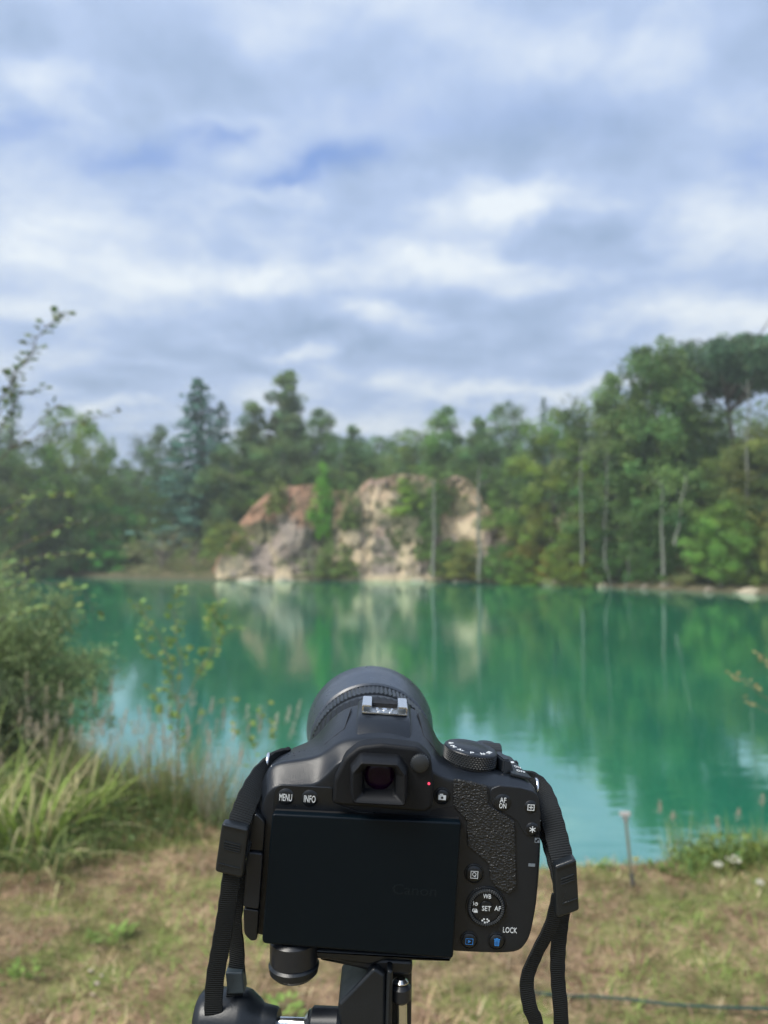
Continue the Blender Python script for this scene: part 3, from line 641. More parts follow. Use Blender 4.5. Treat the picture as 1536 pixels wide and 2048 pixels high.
# tall grass clumps and reeds
def grass_clump(name, label, loc, n, L, w, spread, bend, col, seed, heads=None, lean=(0, 0), cat='grass clump', el=(.6, 1.45), group='grass clumps on the near bank'):
    r = np.random.default_rng(seed); an = r.random(n) * 6.28; rad = spread * np.sqrt(r.random(n))
    base = np.stack([np.cos(an) * rad, np.sin(an) * rad, np.full(n, -.02)], -1); e_ = r.uniform(*el, n); a2 = an + r.normal(size=n) * .8
    d = np.stack([np.cos(a2) * np.cos(e_) + lean[0], np.sin(a2) * np.cos(e_) + lean[1], np.sin(e_)], -1)
    cc = np.array(col[0]) * r.uniform(.6, 1.35, n)[:, None]
    yy = r.random(n) < .36; cc[yy] = np.array(col[1]) * r.uniform(.7, 1.2, (yy.sum(), 1))
    v, f, c, tips = ribbons(base, d, r.uniform(*L, n), r.uniform(*w, n), r.uniform(*bend, n), cc, r, seg=9)
    root = thing(name, label, cat, (loc[0], loc[1], z_at(loc[0], loc[1])), None, group)
    link('leaf_blades', mesh_np('leaf_blades', v, f, c), M_grass, root)
    if heads:
        nh, hl, hc = heads; an = r.random(nh) * 6.28; rad = spread * np.sqrt(r.random(nh))
        b0 = np.stack([np.cos(an) * rad, np.sin(an) * rad, np.zeros(nh)], -1); e_ = r.uniform(1.15, 1.5, nh)
        d = np.stack([np.cos(an) * np.cos(e_) + lean[0], np.sin(an) * np.cos(e_) + lean[1], np.sin(e_)], -1)
        for j in range(nh):
            v, f, c, tips = ribbons(b0[j:j+1], d[j:j+1], r.uniform(L[1] * .75, L[1] * 1.15, 1), np.full(1, .0028), r.uniform(.05, .4, 1), np.array([[.33, .30, .17]]), r, seg=6, tip=.5)
            stalk = link('stalk', mesh_np('stalk', v, f, c), M_grass, root)
            m_ = 60; s_ = r.random(m_); pos = tips[0] - d[j] * (s_ * hl)[:, None] * np.array((.6, .6, 1)) + r.normal(size=(m_, 3)) * .0065 * (.4 + s_[:, None])
            cols = np.array(hc) * r.uniform(.7, 1.25, (m_, 1)); a = rdir(m_, r, 2.5) * .009; b_ = rdir(m_, r) * .0026
            v, f, c = quads(pos, a, b_, cols); link('seed_head', mesh_np('seed_head', v, f, c), M_grass, stalk)
    return root
GB = ((.27, .37, .08), (.62, .56, .30))
def gpt(px, py): p_ = on_ground(px, py); return (p_.x, p_.y)
grass_clump('tall_grass_clump', 'big clump of wide yellow green grass blades at the left edge', gpt(50, 1690), 120, (.3, .66), (.010, .018), .18, (.5, 2.0), GB, 61, (10, .10, (.50, .43, .30)))
grass_clump('tall_grass_clump', 'arching wide bladed grass clump right of the big left edge clump', gpt(165, 1640), 60, (.28, .60), (.010, .017), .13, (.7, 2.3), GB, 62, (7, .10, (.52, .44, .32)), lean=(.12, 0))
grass_clump('tall_grass_clump', 'low sprawling clump of drooping blades in front of the other left clumps', gpt(95, 1745), 40, (.22, .45), (.009, .015), .11, (1.2, 2.6), ((.26, .32, .10), (.55, .50, .26)), 63, el=(.5, 1.3))
grass_clump('tall_grass_clump', 'grass clump cut by the left edge of the picture', gpt(-60, 1640), 80, (.35, .75), (.010, .018), .18, (.4, 1.8), GB, 64, (10, .1, (.50, .43, .30)))
RB = ((.24, .29, .10), (.50, .40, .24))
for i, (px, py, n_, L, lab) in enumerate([
        (215, 1600, 120, (.18, .36), 'short tuft of reed grass nearest the wide bladed clumps'), (285, 1615, 150, (.2, .40), 'reed grass tuft with pinkish heads left of the sapling stem'),
        (345, 1630, 150, (.2, .42), 'reed grass tuft growing around the foot of the sapling'), (400, 1645, 130, (.18, .40), 'reed grass tuft right of the sapling stem'),
        (448, 1655, 120, (.2, .47), 'pale feathery reed tuft beside the camera strap'), (130, 1590, 120, (.2, .38), 'reed grass tuft behind the arching wide bladed clump')]):
    grass_clump('reed_tuft', lab, gpt(px, py - 15), int(n_ * 1.3), (L[0] * 1.1, L[1] * 1.15), (.004, .007), .14, (.1, .8), RB if i != 4 else ((.34, .36, .24), (.50, .46, .34)), 70 + i, (13, .09, (.50, .42, .32) if i % 2 else (.55, .53, .42)), el=(1.0, 1.5), lean=(.03 if i < 4 else .12, 0), cat='reeds', group='reed tufts along the near bank')
for i, (px, py, n_, lab) in enumerate([(1370, 1715, 60, 'green grass tuft at the left end of the right hand bank weeds'), (1445, 1700, 80, 'taller grass tuft behind the white flowers'), (1520, 1720, 60, 'grass tuft at the right edge of the picture by the water')]):
    grass_clump('reed_tuft', lab, gpt(px, py), n_, (.10, .26), (.003, .006), .10, (.1, .9), ((.22, .32, .08), (.40, .38, .18)), 90 + i, (2, .05, (.50, .44, .34)), el=(1.0, 1.5), group='reed tufts along the near bank', cat='reeds')

# leafy twigs: round-ish leaves along branching stems
def leaf_shape(A, p_, nrm, dirv, L, W, col):
    side = dirv.cross(nrm).normalized(); pts = []
    for (t_, w_, z_) in ((0, .06, 0), (.22, .42, .02), (.5, .5, .05), (.78, .33, .02), (1, .02, -.05)):
        for s_ in (-1, 1): pts.append(tuple(p_ + dirv * t_ * L + side * s_ * w_ * W + nrm * z_ * L + nrm * abs(w_) * .15 * W))
    A.add(np.array(pts), np.array([(i * 2, i * 2 + 1, i * 2 + 3, i * 2 + 2) for i in range(4)]), np.ones((10, 3)) * np.array(col))
def twig_tree(name, label, cat, base, branches, leafL, col, seed, per=26, bare=.25, mat=M_bark, jit=.35, group=None, r0=.006):
    """branches: list of polylines (relative to base) with start radius; leaves along each"""
    r = random.Random(seed); root = thing(name, label, cat, base, None, group); S_, Lf = Acc(), Acc()
    for (pts, r0_, nl) in branches:
        pts = [Vector(q_) - Vector(base) for q_ in pts]; dense = []
        for i in range(len(pts) - 1):
            for k in range(4): dense.append(pts[i].lerp(pts[i + 1], k / 4) + Vector((r.gauss(0, 1), r.gauss(0, 1), r.gauss(0, 1))) * r0_ * .8)
        dense.append(pts[-1]); S_.add(*tube(dense, [r0_ * (1 - .8 * i / len(dense)) for i in range(len(dense))], 6))
        for i in range(nl):
            t_ = bare + (1 - bare) * (i + r.random() * .6) / nl; x_ = min(t_, .999) * (len(dense) - 1); k = int(x_); p_ = dense[k].lerp(dense[k + 1], x_ - k)
            ax = (dense[k + 1] - dense[k]).normalized(); an = r.random() * 6.28; sidev = Vector((math.cos(an), math.sin(an), r.uniform(-.4, .5)))
            dv = (sidev + ax * .4).normalized(); L = leafL * r.uniform(.65, 1.2); stalk = L * .75; nr = (Vector((r.gauss(0, .6), r.gauss(0, .6) - .4, 1))).normalized()
            nr = (nr - dv * nr.dot(dv)).normalized(); q_ = p_ + dv * stalk
            S_.add(*tube([p_, q_], [r0_ * .18 + .0004, r0_ * .12 + .0003], 4))
            kx = r.uniform(.7, 1.3); hu = r.uniform(-.12, .25)
            leaf_shape(Lf, q_, nr, dv, L, L * r.uniform(.75, .95), (col[0] * kx * (1 + hu), col[1] * kx, col[2] * kx))
    link('stems', S_.mesh('stems', True), mat, root); link('foliage', Lf.mesh('foliage'), M_grass, root); return root
M_twig = plain('green_twig', (.22, .22, .12), .8)
Y = 4.35
def W(px, py, y=Y): return at(px, py, y)
sb = on_ground(352, 1640); Y = sb.y
twig_tree('sapling', 'young sapling with yellow green round leaves forking before the water', 'sapling', sb,
    [([sb, W(352, 1560), W(356, 1480), W(352, 1400), W(340, 1330, Y + .05), W(318, 1270, Y + .1), W(268, 1205, Y + .1)], .007, 74),
     ([W(354, 1430), W(385, 1370, Y - .05), W(420, 1310, Y - .1), W(432, 1240, Y - .1), W(430, 1210, Y - .1)], .005, 64),
     ([W(352, 1400), W(362, 1330, Y), W(350, 1250, Y), W(356, 1172, Y)], .004, 40),
     ([W(420, 1310, Y - .1), W(455, 1265, Y - .1), W(490, 1252, Y - .1)], .003, 10),
     ([W(340, 1330, Y + .05), W(300, 1310, Y), W(288, 1250, Y)], .003, 18),
     ([W(356, 1480), W(330, 1420, Y - .1), W(300, 1370, Y - .1)], .003, 14),
     ([W(352, 1500), W(395, 1440, Y), W(440, 1400, Y), W(480, 1395, Y)], .003, 6)], .040, (.20, .31, .085), 5, mat=M_twig, bare=.3, group=None)
twig_tree('sprig', 'sparse sprig with a few yellow leaves just left of the lens hood', 'sprig', on_ground(500, 1655),
    [([on_ground(500, 1655), W(505, 1560), W(515, 1480), W(535, 1400)], .003, 9), ([W(505, 1540), W(470, 1420)], .002, 5), ([W(510, 1500), W(545, 1440)], .002, 5)], .04, (.22, .32, .085), 6, mat=M_twig, bare=.35)
Y = 4.6
DG = (.15, .21, .09)
tb = on_ground(-190, 1640)
twig_tree('young_tree', 'tall thin young tree whose leafy tip leans into the sky at upper left', 'young tree', tb,
    [([tb, W(-170, 1400), W(-130, 1150), W(-70, 950), W(-10, 820), W(35, 740), W(70, 690), W(100, 645), W(128, 628)], .009, 70),
     ([W(-70, 950), W(0, 860), W(40, 790), W(85, 775)], .005, 20), ([W(-30, 860), W(20, 800), W(35, 750), W(72, 705)], .004, 22),
     ([W(-110, 1080), W(20, 900), W(100, 825), W(110, 812)], .005, 16), ([W(20, 900), W(120, 850), W(185, 838), W(238, 822)], .004, 13)], .044, DG, 8, bare=.3, r0=.01)
tb = on_ground(-150, 1600); Y = 4.9
YL = (.20, .30, .09)
twig_tree('young_tree', 'yellow green leafy young tree reaching in from the left edge over the water', 'young tree', tb,
    [([tb, W(-140, 1300), W(-60, 1150), W(60, 1080), W(120, 1055), W(185, 1035)], .008, 14), ([W(-140, 1250), W(-60, 1080), W(20, 1010), W(75, 985), W(140, 990)], .006, 18),
     ([W(-100, 1200), W(0, 1140), W(90, 1110), W(180, 1108)], .005, 18), ([W(-60, 1150), W(30, 1050), W(45, 1010)], .004, 12), ([W(-120, 1250), W(-20, 1190), W(60, 1160), W(170, 1180), W(190, 1245)], .005, 20),
     ([W(-120, 1300), W(20, 1230), W(110, 1215)], .005, 16)], .044, YL, 9, bare=.25)
Y = 3.9
tb = on_ground(1650, 1800)
twig_tree('young_tree', 'twig with small withered leaves reaching in from the right edge over the water', 'young tree', tb,
    [([tb, W(1640, 1550), W(1590, 1400), W(1535, 1320), W(1518, 1305)], .007, 16), ([W(1600, 1430), W(1530, 1395), W(1485, 1360), W(1465, 1348)], .004, 15), ([W(1600, 1480), W(1540, 1425), W(1480, 1392)], .003, 6)], .026, (.34, .30, .13), 10, bare=.45, mat=M_twig)

# willow bush on the left bank, built of many fine leaves
def fine_bush(name, label, loc, rx, ry, H, n, seed, col, size=.05, aspect=.3):
    r = np.random.default_rng(seed); root = thing(name, label, 'bush', (loc[0], loc[1], z_at(*loc) - .02), None, 'bushes on the near left bank')
    L = Acc(); S_ = Acc()
    for i in range(150):
        an = r.random() * 6.28; e_ = math.asin(r.random() ** .8); out_ = np.array((math.cos(an) * math.cos(e_) * rx, math.sin(an) * math.cos(e_) * ry, math.sin(e_) * H)) * r.uniform(.75, 1.12)
        mid = out_ * .5 + np.array((0, 0, H * .18)); tt = np.linspace(0, 1, 7)[:, None]; P = (1 - tt) ** 2 * 0 + 2 * (1 - tt) * tt * mid + tt ** 2 * out_; P[:, 2] = np.maximum(P[:, 2] - .06 * (tt[:, 0] ** 4) * H, .02)
        S_.add(*tube([tuple(q_) for q_ in P], [.008 * (1 - .8 * k / 6) for k in range(7)], 4))
        m_ = n // 150; s = r.random(m_) ** .6; k = np.minimum((s * 6).astype(int), 5); fr_ = (s * 6 - k)[:, None]; pos = P[k] * (1 - fr_) + P[k + 1] * fr_ + r.normal(size=(m_, 3)) * .055
        pos[:, 2] = np.maximum(pos[:, 2], .01); bb = r.uniform(.55, 1.4) * r.uniform(.7, 1.3, m_); L.add(*leafcloud(pos, size, np.array(col) * bb[:, None], r, aspect=aspect))
    link('stems', S_.mesh('stems', True), M_bark, root); link('foliage', L.mesh('foliage'), M_grass, root)
fine_bush('willow_bush', 'dense grey green bush over the water at the left edge', (-3.1, 6.4), .95, .8, 1.45, 26000, 101, (.26, .34, .14))
fine_bush('willow_bush', 'taller looser bush cut by the left edge behind the dense one', (-4.3, 7.0), 1.2, 1.0, 1.9, 20000, 102, (.26, .34, .14))
fine_bush('willow_bush', 'low dark bush between the dense bush and the wide bladed grass', (-2.75, 5.45), .55, .45, .6, 14000, 103, (.10, .14, .06))

# flowers, weeds, pebbles
def flower_head(name, label, px, py, seed, col, R0, n, h, group):
    b0 = on_ground(px, py + 18); r = np.random.default_rng(seed); root = thing(name, label, 'flower', b0, None, group)
    A = Acc(); A.add(*tube([(0, 0, 0), (.005, 0, h * .5), (0, 0, h)], [.002, .0016, .0012], 5))
    for i in range(7):
        an = i * .9; A.add(*tube([(0, 0, h * .85), (math.cos(an) * R0 * .8, math.sin(an) * R0 * .8, h * 1.02)], [.001, .0008], 4))
    link('stem', A.mesh('stem', True), M_twig, root)
    an = r.random(n) * 6.28; rad = R0 * np.sqrt(r.random(n)); pos = np.stack([np.cos(an) * rad, np.sin(an) * rad, h * 1.03 + r.normal(size=n) * .004 - rad * .1], -1)
    v, f, c = leafcloud(pos, .011, np.ones((n, 3)) * np.array(col) * r.uniform(.85, 1.1, (n, 1)), r, up=2, aspect=.9); link('blossom', mesh_np('blossom', v, f, c), M_grass, root)
WF = (.72, .70, .58)
flower_head('white_flower', 'larger white umbel in the weeds by the right bank', 1468, 1725, 1, WF, .034, 150, .06, 'white flowers on the right bank')
flower_head('white_flower', 'white umbel just left of the larger one on the right bank', 1436, 1732, 2, WF, .022, 90, .05, 'white flowers on the right bank')
flower_head('white_flower', 'small white umbel near the right edge below the others', 1521, 1765, 3, WF, .018, 70, .04, 'white flowers on the right bank')
flower_head('yellow_flower', 'single yellow flower beside the metal bank stick', 1272, 1722, 4, (.75, .62, .06), .011, 24, .05, None)
def weed(label, px, py, seed, n=26, s=.05):
    b0 = on_ground(px, py); r = random.Random(seed); root = thing('weed_plant', label, 'weed', b0, None, 'low green weeds in the dry grass'); A = Acc()
    for i in range(n):
        an = r.random() * 6.28; rad = r.random() * s * 1.3; dv = Vector((math.cos(an), math.sin(an), r.uniform(.1, .8))).normalized(); nr = (Vector((0, 0, 1)) - dv * dv.z).normalized(); k = r.uniform(.7, 1.3)
        leaf_shape(A, Vector((math.cos(an) * rad, math.sin(an) * rad, r.uniform(.005, .03))), nr, dv, s * r.uniform(.4, .8), s * .35, (.20 * k, .30 * k, .07 * k))
    link('leaves', A.mesh('leaves'), M_grass, root)
weed('low bright green weed in the dry grass at lower left', 225, 1882, 1, 34, .06)
weed('small green weed at the bottom left corner', 45, 1960, 2, 26, .05)
weed('small green weed low in the grass right of the hanging strap', 1280, 1855, 3, 18, .035)
weed('dark green weed at the bank edge left of the metal stick', 1205, 1738, 4, 22, .04)
weed('green weed at the bottom near the tripod knob', 560, 2035, 5, 30, .05)
weed('green weed below the yellow flower on the bank', 1330, 1745, 6, 26, .05)
M_peb = plain('chalk', (.46, .37, .31), .9)
for i, (px, py, s) in enumerate([(180, 1948, .008), (194, 1974, .009), (186, 1996, .007), (203, 1958, .006)]):
    p_ = on_ground(px, py); stone((p_.x, p_.y, .012), (s, s * .8, s * .5), 40 + i, 'chip of pale chalk in the dry grass at lower left', 'chalk chips in the grass', M_peb, 'chalk_chip')

# metal bank stick
M_steel = plain('brushed_steel', (.62, .62, .62), .35, 1.0); M_grip = plain('dark_rubber', (.06, .06, .075), .6)
b0 = on_ground(1266, 1776); tp = at(1250, 1628, b0.y); d = tp - b0
st = thing('bank_stick', 'metal bank stick with a small T shaped top pushed into the bank', 'bank stick', b0)
def vtube(name, pts, rad, mat, parent, n=12):
    v, f = tube(pts, rad, n); return link(name, mesh_np(name, v, f, None, True), mat, parent)
vtube('rod', [d * .18, d * .96], [.0062, .0062], M_steel, st); vtube('spike_sleeve', [d * -.1, d * .2], [.0075, .0085], M_grip, st)
vtube('collar', [d * .90, d * .985], [.011, .011], plain('grey_collar', (.42, .43, .44), .4, .6), st)
bm = bmesh.new(); bmesh.ops.create_cube(bm, size=1, matrix=Matrix.Translation(d) @ Matrix.Diagonal((.046, .016, .020, 1))); bmesh.ops.bevel(bm, geom=bm.edges[:], offset=.003, segments=2, affect='EDGES')
link('rest_head', bm_mesh('rest_head', bm), plain('grey_plastic', (.48, .46, .44), .5), st)
# green cord on the grass
pts = [on_ground(px, py) + Vector((0, 0, .02 + .004 * math.sin(px * .07))) for px, py in ((1040, 1992), (1120, 2004), (1190, 2008), (1260, 2012), (1340, 2021), (1430, 2026), (1536, 2032), (1640, 2038), (1800, 2046))]
v, f = tube(pts, [.0045] * len(pts), 8); o = link('garden_cord', mesh_np('garden_cord', v, f, None, True), plain('green_cord', (.02, .06, .05), .6)); tag(o, 'dark green cord stretched across the grass at lower right', 'cord')

# ================================================================== the camera on its tripod
# local frame of the camera body: x right, y forward (towards the lens), z up, millimetres, origin under the body
D0 = 340.0; AR = R(3.7); OX, OZ = 14.6, -193.0
def LP(px, py, d):
    D = D0 + d; xc = (px - 768) / F * D; zc = -(py - 1024) / F * D
    return (xc * math.cos(AR) - zc * math.sin(AR) - OX, xc * math.sin(AR) + zc * math.cos(AR) - OZ)
CAMROT = Matrix.Rotation(PITCH, 4, 'X') @ Matrix.Rotation(AR, 4, 'Y')
def cam_world(x, y, z):          # camera-local mm -> world m
    return Vector((0, 0, EYE)) + CAMROT.to_3x3() @ (Vector((x + OX, y + D0, z + OZ)) * .001)
CBASE = cam_world(0, 0, 0)
def mm(bm, s=.001):
    for v_ in bm.verts: v_.co *= s
    return bm
def part(name, bm, mat, parent, smooth=True, angle=35):
    return link(name, bm_mesh(name, mm(bm), smooth, angle), mat, parent)
def rpoly(pts, r, seg=5):
    out_ = []; n = len(pts)
    for i in range(n):
        p_, a, b_ = Vector(pts[i]), Vector(pts[i - 1]), Vector(pts[(i + 1) % n])
        rr = r[i] if isinstance(r, (list, tuple)) else r
        if rr <= 0: out_.append(tuple(p_)); continue
        da, db = (a - p_).normalized(), (b_ - p_).normalized(); ang = da.angle(db); t_ = min(rr / math.tan(ang / 2), (a - p_).length * .45, (b_ - p_).length * .45)
        s, e_ = p_ + da * t_, p_ + db * t_
        for k in range(seg + 1):
            u = k / seg; out_.append(tuple((1 - u) ** 2 * s + 2 * u * (1 - u) * p_ + u * u * e_))
    return out_
def loft(bm, rings, cap0=True, cap1=True):
    rs = [[bm.verts.new(p_) for p_ in rg] for rg in rings]; n = len(rs[0])
    for a, b_ in zip(rs[:-1], rs[1:]):
        for i in range(n): bm.faces.new((a[i], a[(i + 1) % n], b_[(i + 1) % n], b_[i]))
    if cap0: bm.faces.new(rs[0])
    if cap1: bm.faces.new(rs[-1])
    return rs
def inset(pts, d):
    """move a closed xz outline inwards by d"""
    n = len(pts); c = []; area = sum(pts[i][0] * pts[(i + 1) % n][1] - pts[(i + 1) % n][0] * pts[i][1] for i in range(n)); sg = 1 if area > 0 else -1
    for i in range(n):
        a, b_, p_ = Vector(pts[i - 1]), Vector(pts[(i + 1) % n]), Vector(pts[i]); t_ = (b_ - a).normalized(); c.append(tuple(p_ + Vector((-t_.y, t_.x)) * d * sg))
    return c
def prism(bm, pts, y0, y1, bev=.5, seg=3, bevback=True):
    """xz outline swept from y0 (towards the viewer) to y1, with a rounded rim at y0 (and at y1)"""
    rings = []
    for k in range(seg + 1):
        a = math.pi / 2 * k / seg; rings.append([(x, y0 + bev * (1 - math.sin(a)), z) for x, z in inset(pts, bev * (1 - math.cos(math.pi / 2 - a) if False else 1 - math.sin(a) if False else bev and (1 - math.cos(math.pi / 2 - a))))])
    rings = []
    for k in range(seg + 1):
        a = math.pi / 2 * k / seg; rings.append([(x, y0 + bev * (1 - math.sin(a)), z) for x, z in (inset(pts, bev * (1 - math.cos(a))) if bev else pts)])
    rings = rings[::-1]              # from fully inset at the rim face outwards
    if bevback:
        for k in range(seg + 1):
            a = math.pi / 2 * k / seg; rings.append([(x, y1 - bev * (1 - math.sin(a)), z) for x, z in (inset(pts, bev * (1 - math.cos(a))) if bev else pts)])
        rings[seg + 1:] = [[(x, y1 - bev, z) for x, z in pts]] + [[(x, y1, z) for x, z in inset(pts, bev)]]
    else: rings.append([(x, y1, z) for x, z in pts])
    # rim ring order fix: front face must be the inset one at y0
    rings[:seg + 1] = [[(x, y0 + bev * (1 - math.cos(math.pi / 2 * k / seg)), z) for x, z in inset(pts, bev * (1 - math.sin(math.pi / 2 * k / seg)))] for k in range(seg + 1)]
    loft(bm, rings)
def lathe(bm, prof_, c, axis='Y', n=64, mod=None, cap0=False, cap1=False):
    rings = []
    for j, (h, rad) in enumerate(prof_):
        rg = []
        for i in range(n):
            a = 2 * math.pi * i / n; rr = rad * (mod(a, h, j) if mod else 1); u, w = rr * math.cos(a), rr * math.sin(a)
            if axis == 'Y': rg.append((c[0] + u, c[1] + h, c[2] + w))
            elif axis == 'Z': rg.append((c[0] + u, c[1] + w, c[2] + h))
            else: rg.append((c[0] + h, c[1] + u, c[2] + w))
        rings.append(rg)
    loft(bm, rings, cap0, cap1)
def circle(cx, cz, r, n=32, a0=0): return [(cx + r * math.cos(a0 + 2 * math.pi * i / n), cz + r * math.sin(a0 + 2 * math.pi * i / n)) for i in range(n)]

# materials of the camera
M_body = plain('body_plastic', (.0085, .0115, .0165), .34, spec=.45, bump=(2600, .22, .0004), var=.07)
M_body2 = plain('smooth_plastic', (.0045, .0065, .0095), .33, bump=(1800, .1, .0003), var=.2)
M_rubber = plain('matt_rubber', (.004, .005, .007), .55, bump=(2200, .3, .0004), spec=.3)
M_lcd = plain('screen_cover', (.0015, .005, .0085), .36, spec=.18, bump=(3000, .15, .0002), var=.15)
M_dark = plain('dark_gap', (.004, .004, .005), .7)
M_white = plain('white_lettering', (.72, .76, .78), .5); M_grey = plain('grey_lettering', (.16, .19, .22), .5)
M_blue = plain('blue_lettering', (.03, .22, .62), .5)
M_chrome = plain('polished_metal', (.78, .79, .80), .22, 1.0, bump=(900, .08, .0003)); M_shoe = plain('brushed_plate', (.50, .51, .50), .38, 1.0, bump=(1500, .3, .0003))
M_knurl = plain('knurled_rubber', (.020, .023, .026), .42)
def leathermat():
    m, t, p, o = newmat('leatherette'); tcn = tn(t, 'ShaderNodeTexCoord'); p.inputs['Base Color'].default_value = (.012, .013, .014, 1); p.inputs['Roughness'].default_value = .38
    mp = tn(t, 'ShaderNodeMapping'); mp.inputs['Scale'].default_value = (1, .6, 1.35); mp.inputs['Rotation'].default_value = (0, .25, 0); t.links.new(tcn.outputs['Object'], mp.inputs[0])
    nz = tn(t, 'ShaderNodeTexNoise'); nz.inputs['Scale'].default_value = 700; nz.inputs['Detail'].default_value = 3; t.links.new(mp.outputs[0], nz.inputs['Vector'])
    mx = tn(t, 'ShaderNodeMix', data_type='RGBA'); mx.inputs[0].default_value = .0016; t.links.new(mp.outputs[0], mx.inputs[6]); t.links.new(nz.outputs['Color'], mx.inputs[7])
    vo = tn(t, 'ShaderNodeTexVoronoi', feature='SMOOTH_F1'); vo.inputs['Scale'].default_value = 980; t.links.new(mx.outputs[2], vo.inputs['Vector'])
    b = tn(t, 'ShaderNodeBump'); b.invert = True; b.inputs['Strength'].default_value = 1.0; b.inputs['Distance'].default_value = .0007; t.links.new(vo.outputs['Distance'], b.inputs['Height']); t.links.new(b.outputs[0], p.inputs['Normal'])
    return m
M_leather = leathermat()

CAM = thing('photo_camera', 'black digital camera with closed back screen standing on the tripod by the lake', 'camera', CBASE, CAMROT.to_euler())
# body: rings of the same 28 outline points at growing depth
ring0 = [(-58, 2), (-62.5, 6), (-63, 22), (-62.5, 40), (-61.5, 52), (-60, 60), (-58.5, 65.5), (-55, 69), (-47, 70), (-37, 71), (-32, 76), (-28, 81), (-21, 84), (-8, 85), (5, 84), (11, 82), (16, 79), (20, 77.5), (30, 75.5), (46, 75), (55, 73.5), (60, 71.5), (62.6, 64), (64, 48), (64, 25), (62, 9), (57, 1.2), (0, 1)]
ring1 = [(-60, 0), (-64.5, 5), (-65, 22), (-64.5, 40), (-64, 55), (-62.3, 66), (-60.2, 73), (-56.5, 76.8), (-47, 78.5), (-37, 80.5), (-33, 84), (-28, 88), (-21, 90), (-8, 91), (5, 90), (11, 87), (16, 83), (20, 80), (30, 78.3), (46, 77.8), (56, 76.5), (62, 74), (64.5, 65), (66, 48), (66, 25), (64, 8), (58, 0), (0, -1)]
ring2 = [(-60, 0), (-64.5, 5), (-65, 22), (-64.8, 40), (-64.3, 54), (-63, 63), (-61, 70), (-57, 74.2), (-49, 76.6), (-41, 79), (-36.5, 84.5), (-31, 90), (-23, 94), (-8, 95), (7, 94), (14, 90), (18, 84), (21, 78.3), (30, 77.8), (46, 77.3), (55, 75.5), (61, 72), (64.5, 63), (66, 48), (66, 25), (64, 8), (58, 0), (0, -1)]
ring3 = [(-59, 0), (-63.5, 5), (-64, 22), (-63.8, 40), (-63, 52), (-61.5, 60), (-59.5, 66), (-56, 70.5), (-49, 73.6), (-42.5, 77), (-38, 83), (-32.5, 90), (-24, 96), (-8, 97.5), (8, 96), (14.5, 91), (18, 84), (21.5, 78), (30, 77.5), (46, 77), (54, 74), (60, 69), (63.5, 60), (65, 46), (65, 25), (63, 8), (57, 0), (0, -1)]
ring4 = [(x * .96 - .5, 3 + (z - 3) * .955) for x, z in ring3]
bm = bmesh.new()
loft(bm, [[(x, y, z) for x, z in inset(rg, 0)] for rg, y in ((inset(ring0, 1.0), 0), (ring0, .5), (ring1, 8), ([tuple((Vector(a) * .5 + Vector(b_) * .5)) for a, b_ in zip(ring1, ring2)], 17), (ring2, 28), (ring3, 44), (ring3, 47), (ring4, 53))])
cl = bm.edges.layers.float.new('crease_edge')
for e_ in bm.edges:
    ys_ = [v_.co.y for v_ in e_.verts]
    if max(ys_) <= .6: e_[cl] = .8 if min(ys_) > .4 else .3
    elif abs(ys_[0] - 8) < .1 and abs(ys_[1] - 8) < .1: e_[cl] = .45
body = part('body', bm, M_body, CAM, True, 180)
sm = body.modifiers.new('sub', 'SUBSURF'); sm.levels = 3; sm.render_levels = 3
# grip at the front right, lens mount block
bm = bmesh.new(); prism(bm, rpoly([(32, 3), (60, 3), (63.5, 20), (62.5, 55), (56, 70), (38, 72), (34, 50)], 5), 45, 74, 4, 5); part('grip', bm, M_rubber, CAM)
bm = bmesh.new(); lathe(bm, [(46, 33), (54, 33), (55, 32.2)], (-9, 0, 51), cap1=True); part('lens_mount', bm, M_body2, CAM)
bm = bmesh.new(); lathe(bm, [(-5, 0.01), (-5, 5.4), (-4.3, 6), (4.3, 6), (5, 5.4), (5, .01)], (49, 60, 70.5), 'X', 48, mod=lambda a, h, j: 1 + .03 * math.cos(a * 24)); part('front_dial', bm, M_knurl, CAM)
bm = bmesh.new(); lathe(bm, [(-1, 5.5), (1.2, 5.5), (1.8, 4.8), (1.4, .01)], (47, 66, 73), 'Z', 32); part('shutter_button', bm, M_body2, CAM)
# raised block of the flash and viewfinder hump under the hot shoe
bm = bmesh.new()
yz = [(5, 85), (9, 88.8), (15, 93.2), (19.5, 95.9), (24, 96.8), (46, 98.3), (50, 96), (50, 86)]
rings = []
for x, k in ((-21.2, 1.2), (-20.6, .35), (-19.6, 0), (4.0 - 1, 0), (4.0, .35), (4.6, 1.2)):
    cy, cz = 28, 88; rings.append([(x, y + (k * .8 if y < 25 else -k * .8), z - (k if z > 87 else 0)) for y, z in yz])
loft(bm, rings); part('flash_cover', bm, M_body, CAM, True, 40)
# seams on the hump
def seam(name, pts, rad=.28):
    v, f = tube([(x * .001, y * .001, z * .001) for x, y, z in pts], [rad * .001] * len(pts), 6); return link(name, mesh_np(name, v, f, None, True), M_dark, CAM)
def bodyz(x, y):    # approximate height of the hump surface
    rs_ = [(.5, ring0), (8, ring1), (28, ring2), (44, ring3)]; zs = []
    for yy, rg in rs_:
        tp_ = sorted(rg[6:22]); zs.append(np.interp(x, [p_[0] for p_ in tp_], [p_[1] for p_ in tp_]))
    return float(np.interp(y, [.5, 8, 28, 44], zs))
for sg in (-1, 1):
    xs_ = [(-8 + sg * 16.5, 40), (-8 + sg * 17.5, 30), (-8 + sg * 18.5, 20), (-8 + sg * 22, 17.5), (-8 + sg * 27, 16.5)]
    seam('seam', [(x, y, bodyz(x, y) - .25) for x, y in xs_])
